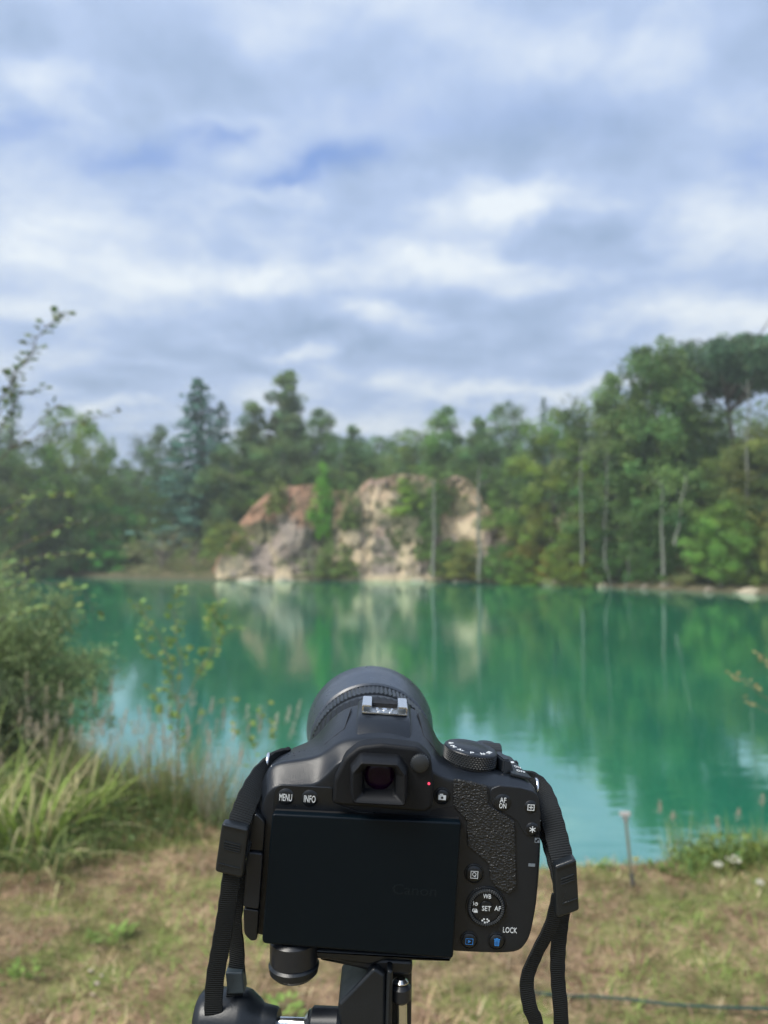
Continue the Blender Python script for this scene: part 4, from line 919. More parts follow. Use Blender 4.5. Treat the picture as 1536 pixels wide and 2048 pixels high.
# hot shoe
SH = bmesh.new()
def box(bm, x0, x1, y0, y1, z0, z1, b_=.25):
    r_ = bmesh.ops.create_cube(bm, size=1, matrix=Matrix.Translation(((x0 + x1) / 2, (y0 + y1) / 2, (z0 + z1) / 2)) @ Matrix.Diagonal((x1 - x0, y1 - y0, z1 - z0, 1)))
    if b_: bmesh.ops.bevel(bm, geom=list({e_ for v_ in r_['verts'] for e_ in v_.link_edges}), offset=b_, segments=2, affect='EDGES')
sx0, sx1, sy0, sy1, sz = -19.0, 2.6, 24.5, 43.0, 97.2
box(SH, sx0, sx1, sy0, sy1, sz, sz + .7, .1)
shoe = part('hot_shoe', SH, M_shoe, CAM, False)
for xa, xb in ((sx0, sx0 + .8), (sx1 - .8, sx1)):
    b1 = bmesh.new(); box(b1, xa, xb, sy0 + .2, sy1, sz + .6, sz + 3.6, .2); part('rail', b1, M_chrome, shoe)
for xa, xb in ((sx0 + .1, sx0 + 4.4), (sx1 - 4.4, sx1 - .1)):
    b1 = bmesh.new(); box(b1, xa, xb, sy0 + .4, sy1 - .2, sz + 3.1, sz + 3.9, .25); part('rail', b1, M_chrome, shoe)
for xa, xb in ((sx0 + .4, sx0 + 6.6), (sx1 - 6.6, sx1 - .4)):
    b1 = bmesh.new(); box(b1, xa, xb, sy0 - .5, sy0 + .4, sz + .2, sz + .95, .2); part('lip', b1, M_chrome, shoe)
b1 = bmesh.new(); box(b1, sx0 + 4.6, sx1 - 4.6, sy1 - 7.5, sy1 - .5, sz + .7, sz + 2.4, .2); part('insulator', b1, M_dark, shoe)
for k_, (xx, yy, rr) in enumerate(((-8.2, 31, 1.5), (-11.0, 27, 1.0), (-5.4, 27, 1.0), (-11.8, 31, .8), (-4.6, 31, .8))):
    b1 = bmesh.new(); lathe(b1, [(0, rr), (.5, rr * .9), (.7, rr * .5), (.72, .01)], (xx, yy, sz + .7), 'Z', 20); part('contact', b1, M_chrome, shoe)
# viewfinder surround, eyecup and eyepiece
bm = bmesh.new()
P = rpoly([LP(664, 1606, -4), LP(669, 1555, -4), LP(690, 1512, -4), LP(718, 1489, -4), LP(765, 1484, -4), LP(838, 1492, -4), LP(862, 1515, -4), LP(868, 1570, -4), LP(864, 1612, -4), LP(850, 1621, -4)], [3, 6, 8, 8, 6, 6, 6, 6, 4, 3])
prism(bm, P, -6.5, 4, 1.6, 4); part('viewfinder_surround', bm, M_rubber, CAM)
bm = bmesh.new()
oc = rpoly([LP(703, 1605, -13), LP(703, 1541, -13), LP(722, 1519, -13), LP(797, 1523, -13), LP(813, 1546, -13), LP(813, 1611, -13)], [2.5, 2, 2, 2, 2, 2.5], 4)
cx_ = sum(p_[0] for p_ in oc) / len(oc); cz_ = sum(p_[1] for p_ in oc) / len(oc)
hl = lambda w, h, n=len(oc): [(cx_ + w * ((p_[0] - cx_) / 12.2), cz_ + h * ((p_[1] - cz_) / 9.8)) for p_ in oc]
loft(bm, [[(x, y, z) for x, z in rg] for rg, y in ((inset(oc, -1.2), -5.8), (inset(oc, -.6), -8), (oc, -14), (inset(oc, .9), -15.2), (inset(oc, 2.0), -14.8), (hl(7.6, 6.6), -12.5), (hl(7.0, 6.0), -9.5), (hl(6.6, 5.6), -8.2))], False, True)
part('eyecup', bm, M_rubber, CAM)
m, t, p, o = newmat('eyepiece_glass'); p.inputs['Base Color'].default_value = (.008, .001, .010, 1); p.inputs['Specular IOR Level'].default_value = .12; p.inputs['Roughness'].default_value = .15; p.inputs['Coat Weight'].default_value = .15; p.inputs['Coat Tint'].default_value = (.8, .35, .9, 1)
M_glass = m
bm = bmesh.new(); lathe(bm, [(-9.6, .01), (-9.5, 3), (-9.1, 5.2), (-8.4, 6.4)], (cx_, 0, cz_ - .2), n=40); part('eyepiece', bm, M_glass, CAM)
# diopter dial
dx, dz = LP(839, 1523, -5)
bm = bmesh.new(); lathe(bm, [(-4, .01), (-4, 3.3), (-5.2, 3.7), (-5.6, 3.3), (-5.8, .01)][::-1] if False else [(-8.6, .01), (-8.5, 3.0), (-7.9, 3.9), (-4, 4.0)], (dx, 0, dz), n=72, mod=lambda a, h, j: 1 + .045 * math.cos(a * 24) * (j > 1)); part('diopter_dial', bm, M_knurl, CAM)

# lettering
def lettering(s, cx, cz, w, h, y, mat, parent, rot=0, name='lettering', flat=None, th=.12):
    cu = bpy.data.curves.new('t', 'FONT'); cu.body = s; cu.align_x = 'CENTER'; cu.align_y = 'CENTER'; cu.extrude = .01; cu.resolution_u = 3
    to = bpy.data.objects.new('t', cu); COL.objects.link(to); dg = bpy.context.evaluated_depsgraph_get(); dg.update()
    me = bpy.data.meshes.new_from_object(to.evaluated_get(dg)); bpy.data.objects.remove(to); me.name = name
    co = np.array([v_.co for v_ in me.vertices]); mn, mx = co.min(0), co.max(0); c = (mn + mx) / 2; sz_ = np.maximum(mx - mn, 1e-6)
    for i, v_ in enumerate(me.vertices):
        x = (co[i, 0] - c[0]) / sz_[0] * w; z = (co[i, 1] - c[1]) / sz_[1] * h; dd = (co[i, 2] > c[2]) * th
        xr, zr = x * math.cos(rot) - z * math.sin(rot), x * math.sin(rot) + z * math.cos(rot)
        if flat is None: v_.co = (.001 * (cx + xr), .001 * (y - dd), .001 * (cz + zr))
        else: v_.co = (.001 * (cx + xr), .001 * (y + zr), .001 * (cz + dd - xr * flat))
    me.materials.clear(); return link(name, me, mat, parent)
def pxw(n): return n / F * D0
def flatpoly(name, polys, y, mat, parent, th=.12):
    bm = bmesh.new()
    for pts in polys: loft(bm, [[(x, y - th, z) for x, z in pts], [(x, y, z) for x, z in pts]])
    return part(name, bm, mat, parent, False)
def ringpoly(name, outer, inner, y, mat, parent, th=.12):
    bm = bmesh.new(); a, b_ = [bm.verts.new((x, y - th, z)) for x, z in outer], [bm.verts.new((x, y - th, z)) for x, z in inner]
    for i in range(len(a)): j = (i + 1) % len(a); bm.faces.new((a[i], a[j], b_[j], b_[i]))
    return part(name, bm, mat, parent, False)
def sq(cx, cz, w, h): return [(cx - w / 2, cz - h / 2), (cx + w / 2, cz - h / 2), (cx + w / 2, cz + h / 2), (cx - w / 2, cz + h / 2)]
def button(px, py, rpx, name='button', proud=1.0, y0=0.0):
    x, z = LP(px, py, 0); r_ = pxw(rpx)
    bm = bmesh.new(); lathe(bm, [(y0 + .15, r_ + 1.0), (y0 - .35, r_ + .75), (y0 - .45, r_ + .45), (y0 + .3, r_ + .15)], (x, 0, z), n=48)
    bt = bmesh.new(); lathe(bt, [(y0 - proud - .12, .01), (y0 - proud - .05, r_ * .55), (y0 - proud + .15, r_ * .85), (y0 - proud + .5, r_), (y0 + .3, r_)], (x, 0, z), n=48)
    bo = part(name, bt, M_body2, CAM); part('button_rim', bm, M_body2, bo); return bo, x, z, y0 - proud - .12
b_, x, z, y = button(572, 1593, 17); lettering('MENU', x, z, pxw(25), pxw(14), y, M_white, b_)
b_, x, z, y = button(620, 1596, 17); lettering('INFO', x, z, pxw(23), pxw(14), y, M_white, b_)
b_, x, z, y = button(884, 1592, 13.5)
flatpoly('camera_icon', [sq(x, z - .25, 3.3, 2.1), sq(x - .4, z + 1.0, 1.5, .7)], y, M_white, b_); flatpoly('camera_icon', [circle(x, z - .3, .55, 16)], y - .13, M_dark, b_, .05)
b_, x, z, y = button(1005, 1604, 17); lettering('AF', x, z + 1.25, pxw(13), pxw(10), y, M_white, b_); lettering('ON', x, z - 1.25, pxw(14), pxw(10), y, M_white, b_)
b_, x, z, y = button(1061, 1613, 13); ringpoly('focus_point_icon', sq(x, z, 3, 2.7), sq(x, z, 2.4, 2.1), y, M_white, b_); flatpoly('focus_point_icon', [sq(x, z, 1.7, .3), sq(x, z + .6, .3, .5), sq(x, z - .6, .3, .5)], y, M_white, b_)
b_, x, z, y = button(1064, 1657, 13)
for k in range(3):
    a = math.pi / 3 * k + math.pi / 2; flatpoly('star_icon', [[(x + math.cos(a) * 1.4 - math.sin(a) * .16, z + math.sin(a) * 1.4 + math.cos(a) * .16), (x + math.cos(a) * 1.4 + math.sin(a) * .16, z + math.sin(a) * 1.4 - math.cos(a) * .16), (x - math.cos(a) * 1.4 + math.sin(a) * .16, z - math.sin(a) * 1.4 - math.cos(a) * .16), (x - math.cos(a) * 1.4 - math.sin(a) * .16, z - math.sin(a) * 1.4 + math.cos(a) * .16)]], y - .01 * k, M_white, b_)
b_, x, z, y = button(948, 1747, 16); ringpoly('quick_menu_icon', sq(x, z, 3.3, 3.3), sq(x, z, 2.8, 2.8), y, M_white, b_); lettering('Q', x, z, 1.8, 2.1, y, M_white, b_)
b_, x, z, y = button(938, 1880, 14); ringpoly('play_icon', sq(x, z, 3.4, 2.7), sq(x, z, 2.9, 2.2), y, M_blue, b_); flatpoly('play_icon', [[(x - .6, z - .7), (x + .8, z), (x - .6, z + .7)]], y, M_blue, b_)
b_, x, z, y = button(993, 1882, 14); flatpoly('erase_icon', [[(x - .95, z - 1.5), (x + .95, z - 1.5), (x + 1.1, z + .9), (x - 1.1, z + .9)], sq(x, z + 1.35, 2.6, .35), sq(x, z + 1.7, .9, .3)], y, M_blue, b_)
flatpoly('erase_icon', [sq(x + k, z - .3, .2, 1.8) for k in (-.5, 0, .5)], y - .13, M_dark, b_, .04)
x, z = LP(1074, 1680, 0); ringpoly('checker_icon', sq(x, z, 2.2, 2.2), sq(x, z, 1.6, 1.6), -.2, M_grey, CAM); flatpoly('checker_icon', [sq(x - .5, z + .5, .7, .7), sq(x + .5, z - .5, .7, .7)], -.2, M_grey, CAM)
x, z = LP(1075, 1634, 0); ringpoly('magnifier_icon', circle(x, z, 1.0, 20), circle(x, z, .7, 20), -.2, M_grey, CAM); flatpoly('magnifier_icon', [[(x + .6, z - .8), (x + .8, z - .6), (x + 1.5, z - 1.5), (x + 1.3, z - 1.7)]], -.2, M_grey, CAM)
x, z = LP(858, 1568, -7); bm = bmesh.new(); lathe(bm, [(-7.1, .01), (-7.05, .4), (-6.8, .58), (-6, .6)], (x, 0, z), n=20); m = plain('red_lamp', (.6, .03, .08), .3); m.node_tree.nodes['Principled BSDF'].inputs['Emission Color'].default_value = (1, .08, .16, 1); m.node_tree.nodes['Principled BSDF'].inputs['Emission Strength'].default_value = .8; part('status_lamp', bm, m, CAM)
x, z = LP(1020, 1860, 0); lettering('LOCK', x, z, pxw(28), pxw(11), -.05, M_white, CAM)
x, z = LP(1066, 1730, 0); flatpoly('port_mark', [sq(x - .6, z, 3, 1.3)], -.1, M_grey, CAM)
# control wheel
wx, wz = LP(972, 1813, 0)
bm = bmesh.new(); lathe(bm, [(.2, 9.2), (-.5, 8.9), (-.6, 8.5), (.1, 8.3)], (wx, 0, wz), n=96); wheel = part('control_wheel', bm, M_body2, CAM)
bm = bmesh.new(); lathe(bm, [(.2, 8.1), (-1.2, 8.0), (-1.7, 7.6), (-1.6, 6.9), (-.9, 6.6)], (wx, 0, wz), n=240, mod=lambda a, h, j: 1 + (.03 * math.cos(a * 48) if 0 < j < 4 else 0)); part('wheel_rim', bm, M_knurl, wheel)
bm = bmesh.new()
for k in range(48):
    a = 2 * math.pi * k / 48; c_, s_ = math.cos(a), math.sin(a); loft(bm, [[(wx + rr * c_ - s_ * w_, yy, wz + rr * s_ + c_ * w_) for rr, yy, w_ in ((6.9, -1.5, -.12), (7.7, -1.7, -.14), (7.7, -1.7, .14), (6.9, -1.5, .12))], [(wx + rr * c_ - s_ * w_, yy, wz + rr * s_ + c_ * w_) for rr, yy, w_ in ((6.9, -1.95, -.04), (7.7, -2.1, -.04), (7.7, -2.1, .04), (6.9, -1.95, .04))]])
part('wheel_ridges', bm, plain('ridge_plastic', (.06, .065, .07), .28), wheel, False)
bm = bmesh.new(); lathe(bm, [(-1.0, .01), (-1.0, 3.3), (-1.25, 4.0), (-1.2, 6.2), (-.7, 6.6)], (wx, 0, wz), n=64); part('wheel_pad', bm, M_body2, wheel)
bm = bmesh.new(); lathe(bm, [(-1.6, .01), (-1.65, 1.8), (-1.5, 2.7), (-.8, 3.0)], (wx, 0, wz), n=48); part('set_button', bm, M_body2, wheel)
lettering('SET', wx, wz, 3.9, 2.1, -1.66, M_white, wheel); lettering('WB', wx, wz + 5.2, 3.5, 2.0, -1.26, M_white, wheel); lettering('AF', wx + 5.0, wz + .1, 2.8, 2.0, -1.26, M_white, wheel)
x, z = wx - 4.9, wz + 1.2; ringpoly('drive_icon', circle(x + .35, z + .3, .75, 18), circle(x + .35, z + .3, .5, 18), -1.26, M_white, wheel); flatpoly('drive_icon', [sq(x - .9, z + .5, .22, 1.7), sq(x + .4, z + .5, .25, .6)], -1.26, M_white, wheel)
z = wz - 1.5; ringpoly('drive_icon', rpoly(sq(x - .2, z + .2, 2, 1.3), .3), rpoly(sq(x - .2, z + .2, 1.5, .8), .2), -1.26, M_white, wheel); flatpoly('drive_icon', [sq(x + .3, z - .3, 1.6, 1.0)], -1.28, M_white, wheel)
flatpoly('style_icon', [circle(wx + math.cos(a) * 1.45, wz - 5.6 + math.sin(a) * .75, .38, 12) for a in (0, math.pi / 3, 2 * math.pi / 3, math.pi)] + [circle(wx + .75, wz - 6.2, .35, 12), circle(wx - .3, wz - 6.4, .42, 12)], -1.26, M_white, wheel)
# leatherette thumb rest
P = rpoly([LP(*q_, 0) for q_ in ((906, 1556), (940, 1562), (975, 1571), (976, 1608), (1029, 1642), (1033, 1772), (1018, 1788), (990, 1772), (980, 1756), (976, 1726), (934, 1690), (933, 1640), (906, 1612))], [1.5, 3, 1.5, 3, 2, 3, 2, 3, 3, 3, 1.5, 3, 2])
bm = bmesh.new(); prism(bm, P, -.9, .3, .5, 3, False); part('thumb_rest', bm, M_leather, CAM)
# raised pod round the AF-ON button, and a low rim beside the wheel
P = rpoly([LP(*q_, 0) for q_ in ((979, 1577), (1000, 1570), (1040, 1574), (1076, 1584), (1081, 1630), (1080, 1668), (1052, 1674), (1034, 1642), (980, 1606))], [4, 4, 4, 5, 5, 6, 6, 4, 4])
bm = bmesh.new(); prism(bm, P, -.45, .3, .45, 3, False); part('button_pod', bm, M_body, CAM)
P = rpoly([LP(*q_, 0) for q_ in ((550, 1568), (668, 1574), (664, 1604), (720, 1622), (860, 1634), (862, 1640), (545, 1624))], [4, 2, 3, 3, 2, 1, 2]); bm = bmesh.new(); prism(bm, P, -.5, .3, .4, 3, False); part('button_panel', bm, M_body2, CAM)
# folded screen with hinge
Pl = [LP(*q_, -6) for q_ in ((545, 1626), (922, 1644), (906, 1915), (524, 1885))]; P = rpoly(Pl, [1.5, 1.2, 1.5, 2.4])
bm = bmesh.new(); prism(bm, inset(P, .15), -2.2, .6, .4, 2); scr = part('folding_screen', bm, M_dark, CAM)
bm = bmesh.new(); prism(bm, P, -7.0, -2.0, .8, 4); part('screen_cover', bm, M_lcd, scr)
x, z = LP(829, 1778, -6); lettering('Canon', x, z, pxw(86), pxw(20), -7.0, plain('embossed_logo', (.0035, .008, .012), .40, spec=.24), scr, th=.10)
P = rpoly([LP(*q_, -2) for q_ in ((496, 1698), (528, 1701), (520, 1812), (489, 1807))], 1.2); bm = bmesh.new(); prism(bm, P, -5.2, 2, .6, 4); part('hinge', bm, M_body, scr)
P = rpoly([LP(*q_, -1) for q_ in ((489, 1809), (520, 1813), (516, 1872), (504, 1874), (491, 1860))], [1, 1, 1.2, 3, 4]); bm = bmesh.new(); prism(bm, P, -4.4, 4, .5, 4); part('hinge_foot', bm, M_body2, CAM)
P = rpoly([LP(*q_, -1) for q_ in ((511, 1618), (532, 1640), (528, 1699), (497, 1696), (502, 1650))], [2, 3, 1.2, 1.2, 3]); bm = bmesh.new(); prism(bm, P, -3.6, 4, .6, 4); part('hinge_cap', bm, M_body2, CAM)
P = rpoly([LP(*q_, -1) for q_ in ((862, 1622), (918, 1612), (930, 1640), (928, 1660), (850, 1655))], 2); flatpoly('finger_notch_shade', [P], -.05, M_dark, CAM, .1)  # flat dark patch, colour standing for the groove's shade; no recess is cut

# mode dial, power switch and markings on the right-hand deck (tilted slightly to the right)
TILT = math.tan(R(5.5)); DX, DY = 33.0, 20.0
def tilt(bm):
    for v_ in bm.verts: v_.co.z -= (v_.co.x - DX) * TILT + .7
    return bm
bm = bmesh.new(); lathe(bm, [(76.5, 9.6), (78.6, 9.6), (78.7, .01)], (DX, DY, 0), 'Z', 48); md = part('mode_dial', tilt(bm), M_dark, CAM)
bm = bmesh.new(); lathe(bm, [(78.7, .01), (78.7, 11.7), (79.2, 12.4), (80, 12.4)], (DX, DY, 0), 'Z', 64); part('dial_skirt', tilt(bm), M_body2, md)
bm = bmesh.new(); nn_ = 80; hs_ = np.linspace(80, 85.8, 7)
base_ = [bm.verts.new((DX + 12.0 * math.cos(2 * math.pi * i / nn_), DY + 12.0 * math.sin(2 * math.pi * i / nn_), z)) for z in (80, 85.8) for i in range(nn_)]
for i in range(nn_): j = (i + 1) % nn_; bm.faces.new((base_[i], base_[j], base_[nn_ + j], base_[nn_ + i]))
for k in range(6):
    for i in range(54):
        a = 2 * math.pi * (i + .5 * (k % 2)) / 54; z = 80.5 + k * .96; w_ = 2 * math.pi / 54 * .46; h_ = .5
        def P_(rr, da, dz_): return bm.verts.new((DX + rr * math.cos(a + da), DY + rr * math.sin(a + da), z + dz_))
        q4 = [P_(12.0, -w_, 0), P_(12.0, 0, -h_), P_(12.0, w_, 0), P_(12.0, 0, h_)]; tp_ = P_(12.65, 0, 0)
        for i4 in range(4): bm.faces.new((q4[i4], q4[(i4 + 1) % 4], tp_))
part('dial_grip', tilt(bm), M_knurl, md, False)
bm = bmesh.new(); lathe(bm, [(85.8, 12.3), (86.3, 12.0), (86.6, 11.4), (86.5, 10.6), (86.45, 7.6), (86.7, 7.2), (86.7, .01)], (DX, DY, 0), 'Z', 80); part('dial_top', tilt(bm), M_body, md)
for s_, a, w_, h_ in (('M', 205, 2.6, 2.2), ('Av', 235, 3.0, 2.2), ('P', 268, 1.8, 2.2), ('A+', 300, 2.8, 2.4), ('SCN', 330, 3.2, 2.0), ('Tv', 175, 3, 2.2)):
    aa = R(a); xx, yy = DX + 9.3 * math.cos(aa), DY + 9.3 * math.sin(aa); lettering(s_, xx, 85.85 - (xx - DX) * TILT, w_, h_, yy, M_white, md, rot=aa + math.pi / 2, flat=TILT, th=.25)
bm = bmesh.new(); loft(bm, [[(x, y, 77.2) for x, y in ((44.6, 19), (47.0, 11.5), (52.8, 12.0), (53.0, 17.5), (47, 26))], [(x, y, z) for x, y, z in ((44.8, 19, 83.8), (47.4, 12.6, 83.2), (50.6, 13.4, 83.0), (50.8, 17.2, 83.2), (46.6, 25, 83.8))]])
bmesh.ops.bevel(bm, geom=bm.edges[:], offset=.7, segments=3, affect='EDGES'); part('power_switch', bm, M_body2, CAM)
bm = bmesh.new(); prism(bm, rpoly([(50, 6), (60.5, 7), (57, 20), (55, 33), (50, 34), (46, 30), (52, 19)], 1.5), 0, 1.2, .3, 2, False)
for v_ in bm.verts: v_.co = Vector((v_.co.x, v_.co.z + 2, 78.9 - v_.co.y * 1.0 - (v_.co.x - 50) * .20))
part('switch_plate', bm, M_body, CAM)
for s_, xx, yy in (('ON', 55.3, 19.5), ('OFF', 56.0, 14)): lettering(s_, xx, 79.1 - (xx - 50) * .20, 4.2 if s_ == 'OFF' else 3.2, 2.3, yy, M_white, CAM, flat=.20, th=.15)
bm = bmesh.new(); box(bm, 52.2, 54.6, 24.2, 25.8, 78.2, 78.5, 0); part('movie_mark', bm, M_white, CAM, False)
bm = bmesh.new(); box(bm, 53.4, 57.4, 27.5, 30.5, 75, 77.9, .6); part('speed_button', bm, M_body2, CAM)
# microphone holes, left deck
for k, (xx, yy) in enumerate(((-52, 22), (-49.5, 22.6), (-47, 23.2), (-44.5, 23.8), (-48.6, 17))):
    bm = bmesh.new(); lathe(bm, [(0, .6), (.15, .55), (.15, .01)], (xx, yy, bodyz(xx, yy) - .25), 'Z', 12); part('speaker_hole', bm, M_dark, CAM)

# lens with zoom rings and hood, pointing a touch to the left
LR = Matrix.Rotation(R(2.6), 3, 'Z')
def lens_part(name, prof_, mat, parent, n=96, mod=None, cap1=False):
    bm = bmesh.new(); lathe(bm, prof_, (0, 0, 0), n=n, mod=mod, cap1=cap1)
    for v_ in bm.verts: v_.co = LR @ v_.co + Vector((-9.5, 50, 51))
    return part(name, bm, mat, parent, True, 30)
LN = lens_part('lens', [(2, 31.5), (6, 33), (10, 35.8), (14, 36.2), (54, 36.2), (54.5, 35.4), (76, 35.4), (77, 35.8), (80, 35.8)], M_body2, CAM)
lens_part('zoom_ring', [(16, 36.3), (16.4, 37.2), (46, 37.2), (46.4, 36.3)], M_rubber, LN, 240, lambda a, h, j: 1 + .008 * math.cos(a * 60) * (0 < j < 3))
lens_part('focus_ring', [(58, 35.5), (58.3, 36.6), (75, 36.6), (75.4, 35.5)], M_body2, LN, 360, lambda a, h, j: 1 + .009 * math.cos(a * 90) * (0 < j < 3))
lens_part('hood', [(78, 36.4), (79, 37.6), (82, 38.0), (84, 38.2), (96, 39.8), (112, 41.3), (113, 41.0), (112.4, 40.2), (96, 38.2), (82, 35), (80, 33)], plain('hood_plastic', (.042, .054, .074), .31, bump=(1500, .1, .0003), var=.15), LN)
m, t, p, o = newmat('front_glass'); p.inputs['Base Color'].default_value = (.01, .012, .02, 1); p.inputs['Roughness'].default_value = .05
lens_part('front_element', [(80, 33), (82, 22), (83, 10), (83.2, .05)], m, LN)
# strap eyelets
for sx_, y_, z_ in ((-61.5, 22, 71.5), (65.5, 24, 67.5)):
    bm = bmesh.new(); a0 = []
    for k in range(17):
        a = 2 * math.pi * k / 16; a0.append((sx_, y_ + 4.2 * math.cos(a), z_ + 4.2 * math.sin(a)))
    v, f = tube([(q_[0] * .001, q_[1] * .001, q_[2] * .001) for q_ in a0], [.0009] * 17, 8); link('strap_eyelet', mesh_np('strap_eyelet', v, f, None, True), M_chrome, CAM)

# ------------------------------------------------------------------ strap
M_web = plain('strap_webbing', (.005, .006, .007), .8, bump=(1400, .8, .0008)); M_buckle = plain('buckle_plastic', (.009, .012, .015), .33, bump=(800, .15, .0004), var=.2)
def wavemat():
    m, t, p, o = newmat('ribbed_webbing'); p.inputs['Base Color'].default_value = (.0045, .0065, .008, 1); p.inputs['Roughness'].default_value = .7; p.inputs['Specular IOR Level'].default_value = .35
    at_ = tn(t, 'ShaderNodeAttribute', attribute_name='Col'); sp_ = tn(t, 'ShaderNodeSeparateXYZ'); t.links.new(at_.outputs['Vector'], sp_.inputs[0])
    s1 = tn(t, 'ShaderNodeMath', operation='SINE'); mu = tn(t, 'ShaderNodeMath', operation='MULTIPLY'); mu.inputs[1].default_value = 6.5; t.links.new(sp_.outputs[0], mu.inputs[0]); t.links.new(mu.outputs[0], s1.inputs[0])
    b = tn(t, 'ShaderNodeBump'); b.inputs['Strength'].default_value = .5; b.inputs['Distance'].default_value = .0003; t.links.new(s1.outputs[0], b.inputs['Height']); t.links.new(b.outputs[0], p.inputs['Normal'])
    return m
M_rib = wavemat()
STRAP = thing('camera_strap', 'black woven camera strap hanging down both sides of the camera with plastic buckles', 'camera strap', CBASE, CAMROT.to_euler())
def strand(name, path, width, mat=M_rib, thick=1.5, parent=STRAP, facing=(0, -1, 0), wobble=.5):
    """path: (px, py, depth, twist degrees); a flat band with rounded edges, width across the picture"""
    P = []
    for q_ in path:
        x, z = LP(q_[0], q_[1], q_[2]); P.append((Vector((x, q_[2], z)), R(q_[3] if len(q_) > 3 else 0)))
    dense = []
    for i in range(len(P) - 1):
        p0, p1, p2, p3 = P[max(i - 1, 0)][0], P[i][0], P[i + 1][0], P[min(i + 2, len(P) - 1)][0]
        for k in range(14):
            u = k / 14; dense.append((.5 * ((2 * p1) + (p2 - p0) * u + (2 * p0 - 5 * p1 + 4 * p2 - p3) * u * u + (3 * p1 - p0 - 3 * p2 + p3) * u ** 3), P[i][1] * (1 - u) + P[i + 1][1] * u))
    dense.append(P[-1]); bm = bmesh.new(); rings = []; ln = 0; lens = []
    for i, (p_, tw) in enumerate(dense):
        d_ = (dense[min(i + 1, len(dense) - 1)][0] - dense[max(i - 1, 0)][0]).normalized(); fc = Vector(facing); sd_ = d_.cross(fc).normalized(); nm_ = sd_.cross(d_).normalized()
        s2 = sd_ * math.cos(tw) + nm_ * math.sin(tw); n2 = nm_ * math.cos(tw) - sd_ * math.sin(tw); w2 = width / 2 * (1 + .025 * math.sin(i * .9)) ; h2 = thick / 2
        if i: ln += (p_ - dense[i - 1][0]).length
        rings.append([tuple(p_ + s2 * a * w2 + n2 * b * h2) for a, b in ((-1, 0), (-.93, .8), (-.5, 1.05), (0, 1.1), (.5, 1.05), (.93, .8), (1, 0), (.93, -.8), (.5, -1), (0, -1), (-.5, -1), (-.93, -.8))]); lens += [ln] * 12
    loft(bm, rings); me = bm_mesh(name, mm(bm), True, 50); a = me.color_attributes.new('Col', 'FLOAT_COLOR', 'POINT'); lens = np.array(lens)
    c = np.ones((len(me.vertices), 4), np.float32); c[:, 0] = lens[:len(c)]; a.data.foreach_set('color', c.ravel()); return link(name, me, mat, parent)
strand('webbing', [(572, 1512, 34, 20), (552, 1522, 26, 10), (525, 1548, 14, 5), (500, 1590, 2, 5), (484, 1630, -4, 0), (472, 1665, -8, 0)], 10.0, thick=2.6)
strand('webbing', [(572, 1522, 34, 0), (556, 1536, 24, 0), (532, 1570, 12, 0), (508, 1620, 5, 0), (490, 1665, -1, 0), (474, 1710, -8, 0)], 9.4, thick=2.0)
strand('webbing', [(470, 1700, -9, 0), (462, 1760, -8, 8), (452, 1830, -6, 14), (440, 1900, -4, 10), (429, 1970, -2, 6), (428, 2060, 0, 0), (440, 2240, 6, 0), (520, 2420, 14, 20)], 8.0)
strand('webbing', [(478, 1720, -4, 0), (474, 1780, -2, 10), (468, 1840, 1, -15), (474, 1900, 4, -20), (472, 1960, 5, 0), (468, 2040, 6, 10), (486, 2200, 12, 0), (560, 2380, 20, 20)], 7.6)
strand('webbing', [(1038, 1556, 36, -25), (1062, 1562, 28, -12), (1082, 1582, 20, -5), (1098, 1620, 10, -5), (1112, 1670, 3, -5), (1124, 1720, -3, 0), (1130, 1750, -5, 0)], 10.2, thick=2.6)
strand('webbing', [(1060, 1560, 26, 0), (1078, 1590, 20, 0), (1092, 1640, 12, 0), (1106, 1690, 6, 0), (1122, 1745, -2, 0), (1130, 1790, -6, 0)], 9.4, thick=2.0)
strand('webbing', [(1118, 1790, -4, 0), (1102, 1850, -2, 12), (1072, 1910, 0, 20), (1054, 1960, 1, 10), (1060, 2015, 2, 0), (1074, 2060, 4, -6), (1090, 2240, 10, 0), (1000, 2430, 16, -20)], 6.6)
strand('webbing', [(1128, 1800, 0, 0), (1122, 1850, 2, 5), (1116, 1900, 4, -12), (1116, 1960, 5, 8), (1122, 2040, 6, 0), (1120, 2200, 12, 0), (1040, 2380, 20, -20)], 6.8)
strand('neck_pad', [(520, 2400, 16, 10), (620, 2520, 20, 0), (780, 2570, 22, 0), (940, 2520, 20, 0), (1020, 2400, 16, -10)], 34, M_web, 3)
def buckle(pts, d, ridges, tl=1):
    P_ = [LP(*q_, d) for q_ in pts]; bm = bmesh.new(); prism(bm, rpoly(P_, 1.6), d - 2.6, d + 3.2, 1.0, 4); bk = part('buckle', bm, M_buckle, STRAP)
    a, b_, c, e_ = [Vector(q_) for q_ in P_]      # tl tr br bl
    def Q(u, v): return (a.lerp(b_, u)).lerp(e_.lerp(c, u), v)
    for (v0, v1, u0, u1, h) in ridges:
        bm = bmesh.new(); prism(bm, rpoly([tuple(Q(u0, v0)), tuple(Q(u1, v0)), tuple(Q(u1, v1)), tuple(Q(u0, v1))], .2), d - 2.6 - h, d - 2.4, .12, 2, False); part('buckle_ridge', bm, M_buckle, bk)
    return bk
buckle(((446, 1641), (499, 1653), (487, 1752), (432, 1738)), -10, [(.02, .05, .06, .94, .7), (.34, .37, .18, .8, .5), (.39, .42, .18, .8, .5), (.44, .47, .18, .8, .5), (.49, .51, .2, .78, .4), (.80, .82, .08, .86, .4)])
